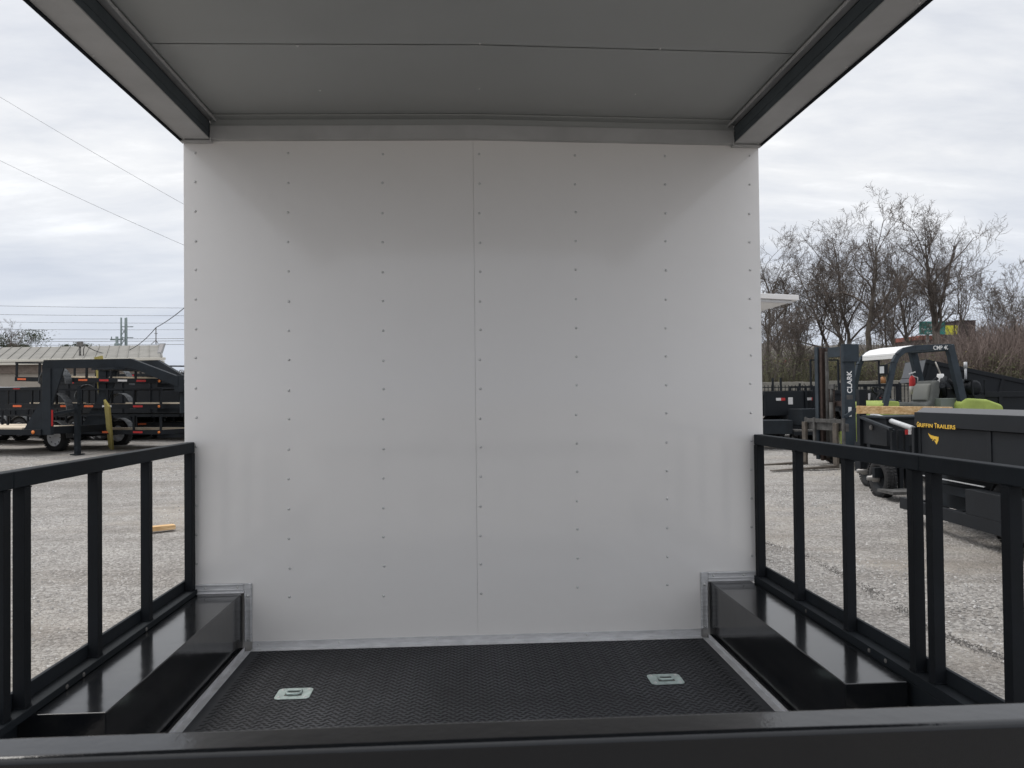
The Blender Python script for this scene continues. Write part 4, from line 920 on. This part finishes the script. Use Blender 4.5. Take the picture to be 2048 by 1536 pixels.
mb=MB(); A=q(1790,985,10.6); mb.box((A.x-.14,A.y-.2,.10),(A.x+.25,A.y+.2,.14)); A=q(1800,960,11.6); mb.box((A.x-.2,A.y-.3,.20),(A.x+.3,A.y+.3,.24)); mb.build('step_plate',WORN,ht)
# plank on top
board('sawn pine beam lying across the black tilt trailer in front of the forklift',at(1713,819.5,9.9),at(1905,822,9.4),.09,.097,WOOD,up=(0,0,1))
# ------------------------------------------------------------ block wall and picket fence
BLK=mat('concrete_block',(.20,.19,.165),.9,0,.2,2,.01,10)
a=gat(1488,38.5); c=gat(2220,38.5); dv=Vector((c.x-a.x,c.y-a.y,0)); LW=dv.length
wl=thing('block_wall','low concrete block wall along the back of the yard under the bare trees','wall',tuple(a),math.atan2(dv.y,dv.x))
zt=at(1600,763,38.5).z-a.z; rg=random.Random(2)
mb=MB(); rows=4
for r_ in range(rows):
    x=-(r_%2)*.6
    while x<LW:
        w_=1.2; z0=r_*zt/rows; dzv=rg.uniform(-.04,.04) if r_==rows-1 else 0
        mb.box((x+.01,rg.uniform(-.02,.02),z0-.2*(r_==0)),(x+w_-.01,.6,z0+zt/rows-.012+dzv)); x+=w_
mb.build('blocks',BLK,wl,bevel=.02)
fc=thing('picket_fence','black metal picket fence standing in front of the block wall','fence',tuple(gat(1500,36.5)),math.atan2(dv.y,dv.x))
zp=at(2000,766,36.5).z-gat(2000,36.5).z; nL=LW*.97
mb=MB(); mb.box((0,0,zp-.12),(nL,.03,zp-.08)).box((0,0,.2),(nL,.03,.24)).build('rail',BLACK,fc)
mb=MB(); x=.05
while x<nL: mb.box((x,.004,.05),(x+.03,.026,zp)); x+=.16
struct(mb.build('picket',BLACK,fc),'stuff')
k=0
for px in (1546,1562,1600,1680,1760,1800,1885,1992,2040):
    p=local(fc,at(px,780,36.5)); MB().box((p.x-.04,-.03,0),(p.x+.04,.06,zp+(.35 if k<2 else .08))).build('post',BLACK,fc); k+=1
# ------------------------------------------------------------ bare trees
BARK=mat('winter_bark',(.125,.108,.092),.9,0,.35,3); TWIG=mat('winter_twigs',(.115,.095,.082),.9,0,.25,1)
def polyb(mb,pts,rs,n):
    mb.tube(pts,rs,n,cap=False)
def tree(label,base,H,stems,seed,dens=1.0,group='bare winter trees behind the yard',rt=.22,crown0=.32,spread=1.0):
    rg=random.Random(seed); t=thing('bare_tree',label,'tree',tuple(base),0,group)
    tr=MB(); cr=MB(); rt*=.82
    def grow(p,d,l,r,lev,mb):
        n=5 if lev<2 else (4 if lev==2 else 3); pts=[p]; rs=[r]; dd=d.copy(); kids=[]
        for i in range(n):
            dd=(dd+Vector((rg.gauss(0,1),rg.gauss(0,1),rg.gauss(0,.7)))*(.15 if lev<1 else .24)+Vector((0,0,.03 if lev<1 else (.055 if lev<3 else .03)))).normalized()
            p=p+dd*(l/n); pts.append(p); f=(i+1)/n; rs.append(r*(1-.86*f) if lev<1 else (r*(1-.72*f) if lev<4 else r*(1-.5*f))); kids.append((p,dd.copy(),rs[-1],f))
        polyb(mb,pts,rs,(8,6,4,3,3)[min(lev,4)])
        if lev>=4: return
        nk=(9,7,5,4)[lev]*dens
        for k in range(int(nk+rg.random())):
            if lev==0:
                f=crown0+(1-crown0)*(k+rg.random())/nk
            else: f=.12+.88*(k+rg.random())/nk
            f=min(f,.999); idx=f*n; i=int(idx); a=pts[i].lerp(pts[i+1],idx-i); rr=rs[i]+(rs[i+1]-rs[i])*(idx-i)
            ax=(pts[i+1]-pts[i]).normalized(); o=ax.orthogonal().normalized(); ang=rg.uniform(0,6.283); o=(o*math.cos(ang)+ax.cross(o)*math.sin(ang))
            sp=(rg.uniform(.35,.75) if lev<1 else rg.uniform(.5,1.05))*spread; nd_=(ax*math.cos(sp)+o*math.sin(sp)+Vector((0,0,.10))).normalized()
            ll=l*rg.uniform(.32,.62)*(1.1-.45*f) if lev<3 else l*rg.uniform(.45,.8)
            grow(a,nd_,ll,max(.0085,min(rr*.62,r*(.40 if lev else .42))),lev+1,cr if lev>=0 else tr)
    for (lx,ly,hf,rf) in stems:
        d=Vector((lx,ly,1)).normalized(); grow(Vector((rg.uniform(-.2,.2),rg.uniform(-.2,.2),-.3)),d,H*hf,rt*rf,0,tr)
    tr.build('trunk',BARK,t); cr.build('crown',TWIG,t)
    return t
def tb(px,d): p=at(px,780,d); return Vector((p.x,p.y,gz(p.x,min(p.y,40))+1.5))
def TH(px,py,d): return at(px,py,d).z-tb(px,d).z
TL=[
 ('bare tree at the edge of the white wall, fine fan of twigs above the awning',1540,440,46,[(-.05,0,.95,1),(.12,.1,.8,.7)],1,1.1,.17),
 ('dark crooked bare tree leaning over just right of the white wall',1552,560,43,[(.16,0,1,.8),(-.1,.1,.8,.6)],2,1.0,.15),
 ('slim bare tree between the awning and the first tall crown',1612,520,48,[(.02,0,1,.8),(-.08,0,.8,.5)],3,.9,.15),
 ('bare tree with long stems sweeping left above the forklift mast',1690,440,47,[(-.28,0,1.0,.9),(-.10,.05,.95,.8)],4,1.05,.18),
 ('tallest bare tree, thick pale trunk rising behind the forklift mast',1722,412,45,[(.10,0,1.02,1.25),(-.14,.1,.86,.8)],5,1.1,.22),
 ('tall bare tree with an upswept crown next to the tallest one',1706,408,50,[(-.04,0,1,1.0)],6,1.1,.2),
 ('thin straight bare tree just right of the tallest crown',1795,480,52,[(.0,0,1,.8),(.12,0,.8,.5)],7,.9,.15),
 ('bare tree leaning left in front of the green billboard',1838,475,46,[(-.22,0,1.02,1.0)],8,1.0,.19),
 ('thick forked bare tree between the green and yellow billboards',1878,430,44,[(-.06,0,1.03,1.25),(.06,.1,.9,.8)],9,1.1,.23),
 ('slender bare tree with wide thin twigs at the right, above the brown building',1952,492,48,[(.02,0,1,.7)],10,.8,.13),
 ('small bare tree near the right edge of the picture',2012,585,46,[(.0,0,1,.7),(.2,0,.9,.5)],11,.9,.12),
 ('slim bare tree behind the forklift canopy, between two larger trunks',1765,560,54,[(0,0,1,.7)],12,1,.13),
 ('low bare tree left of the forklift mast behind the block wall',1590,600,41,[(.1,0,1,.7),(-.2,0,.9,.6)],13,1,.12),
 ('slim straight bare stem close behind the awning of the white trailer',1575,500,50,[(.03,0,1,.7),(.2,.1,.85,.5)],15,1,.13),
 ('narrow bare tree filling the gap left of the tallest trunk',1655,470,52,[(.05,0,1,.8),(-.15,0,.9,.6)],16,1,.14),
 ('fine-branched bare tree between the tallest trunk and the green billboard',1778,450,49,[(-.06,0,1,.8),(.16,0,.9,.6)],17,1,.15),
 ('pair of thin leaning bare stems left of the green billboard',1815,520,43,[(-.14,0,1,.7),(.04,0,.9,.6)],18,.9,.12),
 ('upright bare tree just right of the yellow billboard',1918,505,50,[(.05,0,1,.8)],19,1,.13),
 ('low spreading bare tree above the brown building',1985,560,49,[(-.1,0,1,.7),(.15,0,.9,.6)],20,1,.12),
 ('bushy bare tree at the far right edge',2050,600,44,[(-.1,0,1,.7),(.1,0,.9,.5)],14,1,.12),
]
for (lb_,px,py,d,st,sd_,dn,rt) in TL:
    tree(lb_,tb(px,d),TH(px,py,d)*(.80 if px<1850 else (.88 if px<1940 else .98)),st,sd_,dn,rt=rt)
# brushwood: uncountable stems, thicker and redder to the right
BR=[mat('brush_reddish',(.21,.165,.145),.9,0,.25,.7),mat('brush_grey',(.15,.13,.112),.9,0,.25,.7),mat('brush_olive',(.13,.125,.075),.9,0,.25,.7)]
def brush(name,m,seed,n,fpx,fd,ftop,rr=.011,twigs=3):
    rg=random.Random(seed); mb=MB()
    for k in range(n):
        px=fpx(rg); d=fd(rg); b0=tb(px,d)-Vector((0,0,.6)); top=ftop(px,rg); h=max(.4,TH(px,top,d)+.6)
        d_=Vector((rg.gauss(0,.22),rg.gauss(0,.2),1)).normalized(); p=b0; pts=[p]; 
        for i in range(3): d_=(d_+Vector((rg.gauss(0,.14),rg.gauss(0,.1),0))).normalized(); p=p+d_*h/3; pts.append(p)
        mb.tube(pts,[rr*1.6,rr*1.3,rr,rr*.5],3,cap=False)
        for j in range(twigs):
            i=rg.choice((0,1,1,2)); a=pts[i].lerp(pts[i+1],rg.random()); e=a+Vector((rg.gauss(0,.5),rg.gauss(0,.5),rg.uniform(.3,1)))*h*.2; mb.tube([a,(a+e)/2+Vector((rg.gauss(0,.04),0,rg.gauss(0,.04))),e],[rr*.8,rr*.6,rr*.4],3,cap=False)
    return struct(mb.build(name,m),'stuff')
topr=lambda px,rg: (700-(px-1860)*.35 if px<1960 else 655)+rg.gauss(0,18)+(-40 if rg.random()<.08 else 0)
brush('brushwood',BR[0],21,5200,lambda r: 1830+r.random()*290 if r.random()<.85 else 1740+r.random()*120,lambda r: r.uniform(40.5,50),lambda px,r: (715-(max(px,1860)-1860)*.45 if px<1960 else 670)+r.gauss(0,18),.012)
brush('brushwood',BR[1],22,3200,lambda r: 1480+r.random()*420,lambda r: r.uniform(40.5,56),lambda px,r: 715+r.gauss(0,22),.012)
brush('brushwood',BR[2],23,1500,lambda r: 1480+r.random()*620,lambda r: r.uniform(40,43),lambda px,r: 748+r.gauss(0,10),.014,4)
# leafy undergrowth: small leaves in clumps
def leaves(name,m,seed,clumps,per,px0,px1,y0,y1,d0,d1,s_):
    rg=random.Random(seed); mb=MB()
    for c in range(clumps):
        px=rg.uniform(px0,px1); d=rg.uniform(d0,d1); C=at(px,rg.uniform(y0,y1),d); R0=rg.uniform(.3,.8)
        for k in range(per):
            p=C+Vector((rg.gauss(0,R0),rg.gauss(0,R0*.7),rg.gauss(0,R0*.55))); u=Vector((rg.gauss(0,1),rg.gauss(0,1),rg.gauss(0,1))).normalized(); v_=u.orthogonal().normalized(); s2=s_*rg.uniform(.6,1.4)
            mb.add([p-u*s2,p-v_*s2*.5,p+u*s2,p+v_*s2*.5],[(0,1,2,3)])
    return struct(mb.build(name,m),'stuff')
LV=[mat('olive_leaves',(.075,.080,.035),.8,0,.4,2),mat('dry_leaves',(.17,.15,.07),.8,0,.3,2),mat('evergreen_needles',(.045,.058,.032),.8,0,.35,2)]
leaves('undergrowth',LV[0],31,110,130,1500,2060,715,762,40,45,.05)
leaves('undergrowth',LV[1],32,26,90,1640,1800,712,745,41,44,.045)
leaves('undergrowth',LV[1],33,10,90,1890,1960,735,755,40,42,.045)
# trees on the left, behind the roof
def ever(label,px,py,d,wd,seed,n=1100,bare=False):
    b0=gat(px,d); H=at(px,py,d).z-b0.z; t=thing('evergreen_tree',label,'tree',tuple(b0),0); rg=random.Random(seed)
    MB().tube([(0,0,0),(0,0,H*.9)],[.3,.08],7).build('trunk',BARK,t); mb=MB()
    cl=[(rg.gauss(0,wd*.45),rg.gauss(0,wd*.3),H*(.62+.34*rg.random()),rg.uniform(.35,.8)*wd*.26) for _ in range(16)]
    for c in cl:
        for k in range(n//3):
            p=Vector((c[0]+rg.gauss(0,c[3]),c[1]+rg.gauss(0,c[3]),min(H,c[2]+rg.gauss(0,c[3]*.6)))); u=Vector((rg.gauss(0,1),rg.gauss(0,1),rg.gauss(0,.6))).normalized(); v_=u.orthogonal().normalized(); s2=rg.uniform(.05,.11)
            mb.add([p-u*s2,p-v_*s2*.45,p+u*s2,p+v_*s2*.45],[(0,1,2,3)])
    mb.build('crown',LV[2],t); return t
ever('broad dark evergreen beyond the roof at the far left edge',-15,660,70,3.6,41,2600)
ever('second evergreen beyond the roof, lower and farther right',38,684,74,2.0,42,1500)
ever('tiny evergreen top showing above the roof ridge by the service mast',157,684,80,1.7,43,700)
tree('bare tree rising out of the evergreens at the far left edge',gat(2,66),at(2,672,66).z-gat(2,66).z,[(.05,0,1,.8)],44,.9,None,rt=.16,crown0=.5)
# far wood line, low, left of the white wall and beyond
rgx=random.Random(9); mb=MB()
for k in range(2600):
    px=rgx.uniform(-300,430); d=rgx.uniform(150,170); b0=gat(px,d); h=(at(px,742,d).z-b0.z)*rgx.uniform(.8,1.05)
    mb.tube([b0,b0+Vector((rgx.gauss(0,.8),0,h*.6)),b0+Vector((rgx.gauss(0,1.2),0,h))],[.12,.09,.04],3,cap=False)
struct(mb.build('far_wood',BR[1]),'stuff')
# ------------------------------------------------------------ billboards and brown building
TEAL=mat('teal_billboard',(.03,.17,.15),.6,0,.05); YB_=mat('yellow_billboard',(.52,.50,.05),.6,0,.05); BRN=mat('brown_cladding',(.060,.045,.045),.8,0,.2,.3)
def sign(label,x0,x1,y0,y1,d,m,texts,tm):
    A=at(x0,y0,d);Bv=at(x1,y0,d);C=at(x0,y1,d); g=gat((x0+x1)/2,d)
    t=thing('billboard',label,'billboard',(A.x,A.y,g.z),math.atan2(Bv.y-A.y,Bv.x-A.x)); W_=(Vector((Bv.x-A.x,Bv.y-A.y))).length; z1=A.z-g.z; z0=C.z-g.z
    MB().box((0,0,z0),(W_,.3,z1)).build('panel',m,t); MB().box((W_*.3,.31,0),(W_*.3+.4,.6,z0+.5)).box((W_*.7,.31,0),(W_*.7+.4,.6,z0+.5)).build('post',STEEL,t)
    for (s_,u,v_,h,w_) in texts: textmesh('lettering',s_,tm,h,t,frame((W_*u,-.02,z0+(z1-z0)*v_),(1,0,0),(0,0,1)),width=W_*w_,extr=.005)
    return t
sign('teal green billboard with white lettering behind the bare trees',1840,1890.5,643,669,120,TEAL,[('L&M',.30,.62,.55,.22),('New Market',.06,.32,.55,.50),('Exit',.26,.08,.40,.24)],WPAINT)
sign('yellow billboard just right of the teal one',1892,1915,652,669,121,YB_,[('SALE',.1,.45,.45,.8)],BRN) if 0 else sign('yellow billboard just right of the teal one',1892,1915,651,669,121,YB_,[],BRN)
g=gat(1880,128); A=at(1840,671,128); rb=thing('red_roof_building','low building with a rusty red roof edge under the billboards','building',(A.x,A.y,g.z),0); z1=A.z-g.z
MB().box((0,0,0),(6.4,8,z1-.7)).build('wall',BRN,rb); MB().box((-.2,-.2,z1-.69),(6.6,8.2,z1)).build('roof',mat('rusty_red_roof',(.22,.075,.055),.7,0,.2),rb)
A=at(1916,642,124); g=gat(1916,124); bg_=thing('brown_building','tall dark brown building right of the yellow billboard','building',(A.x,A.y,g.z),0); z1=A.z-g.z
MB().box((0,0,0),(2.9,6,z1)).build('wall',BRN,bg_); MB().box((-.1,-.1,z1+.001),(3.0,6.1,z1+.12)).build('roof',BRN,bg_)
# pale sheds glimpsed low through the trees
A=at(1526,715,75); g=gat(1526,75); sh=thing('pale_shed','pale yellow shed with a red fascia glimpsed through the trees','shed',(A.x,A.y,g.z),0); z1=A.z-g.z
MB().box((0,0,0),(8.5,5,z1-.5)).build('wall',mat('pale_yellow_wall',(.42,.38,.24),.8,0,.1),sh); MB().box((3.0,-.1,z1-.49),(6.5,5.1,z1-.1)).build('fascia',mat('red_fascia',(.3,.05,.04),.7),sh)
# ------------------------------------------------------------ clutter between the machines at the back right
def ramp_gate(label,px,d,y0,wd,rz):
    g=gat(px,d); z=at(px,y0,d).z-g.z; t=thing('ramp_gate',label,'ramp gate',tuple(g),rz,'upright black ramp gates in the back row')
    mb=MB(); [mb.box((-wd/2+k*wd/4-.025,-.02,0),(-wd/2+k*wd/4+.025,.03,z-.051)) for k in range(5)]; mb.box((-wd/2-.025,-.025,z-.05),(wd/2+.025,.035,z)).box((-wd/2-.02,-.022,z*.45),(wd/2+.02,.032,z*.45+.04)); mb.build('gate_frame',BLACK,t); return t
ramp_gate('upright black ramp gate just left of the forklift seat',1752,18.5,768,1.1,R_(5))
ramp_gate('upright black ramp gate seen between the white wall and the mast',1612,20.2,772,.8,R_(-8))
ramp_gate('upright black ramp gate at the right edge beyond the gas tank',2022,17.6,786,1.2,R_(4))
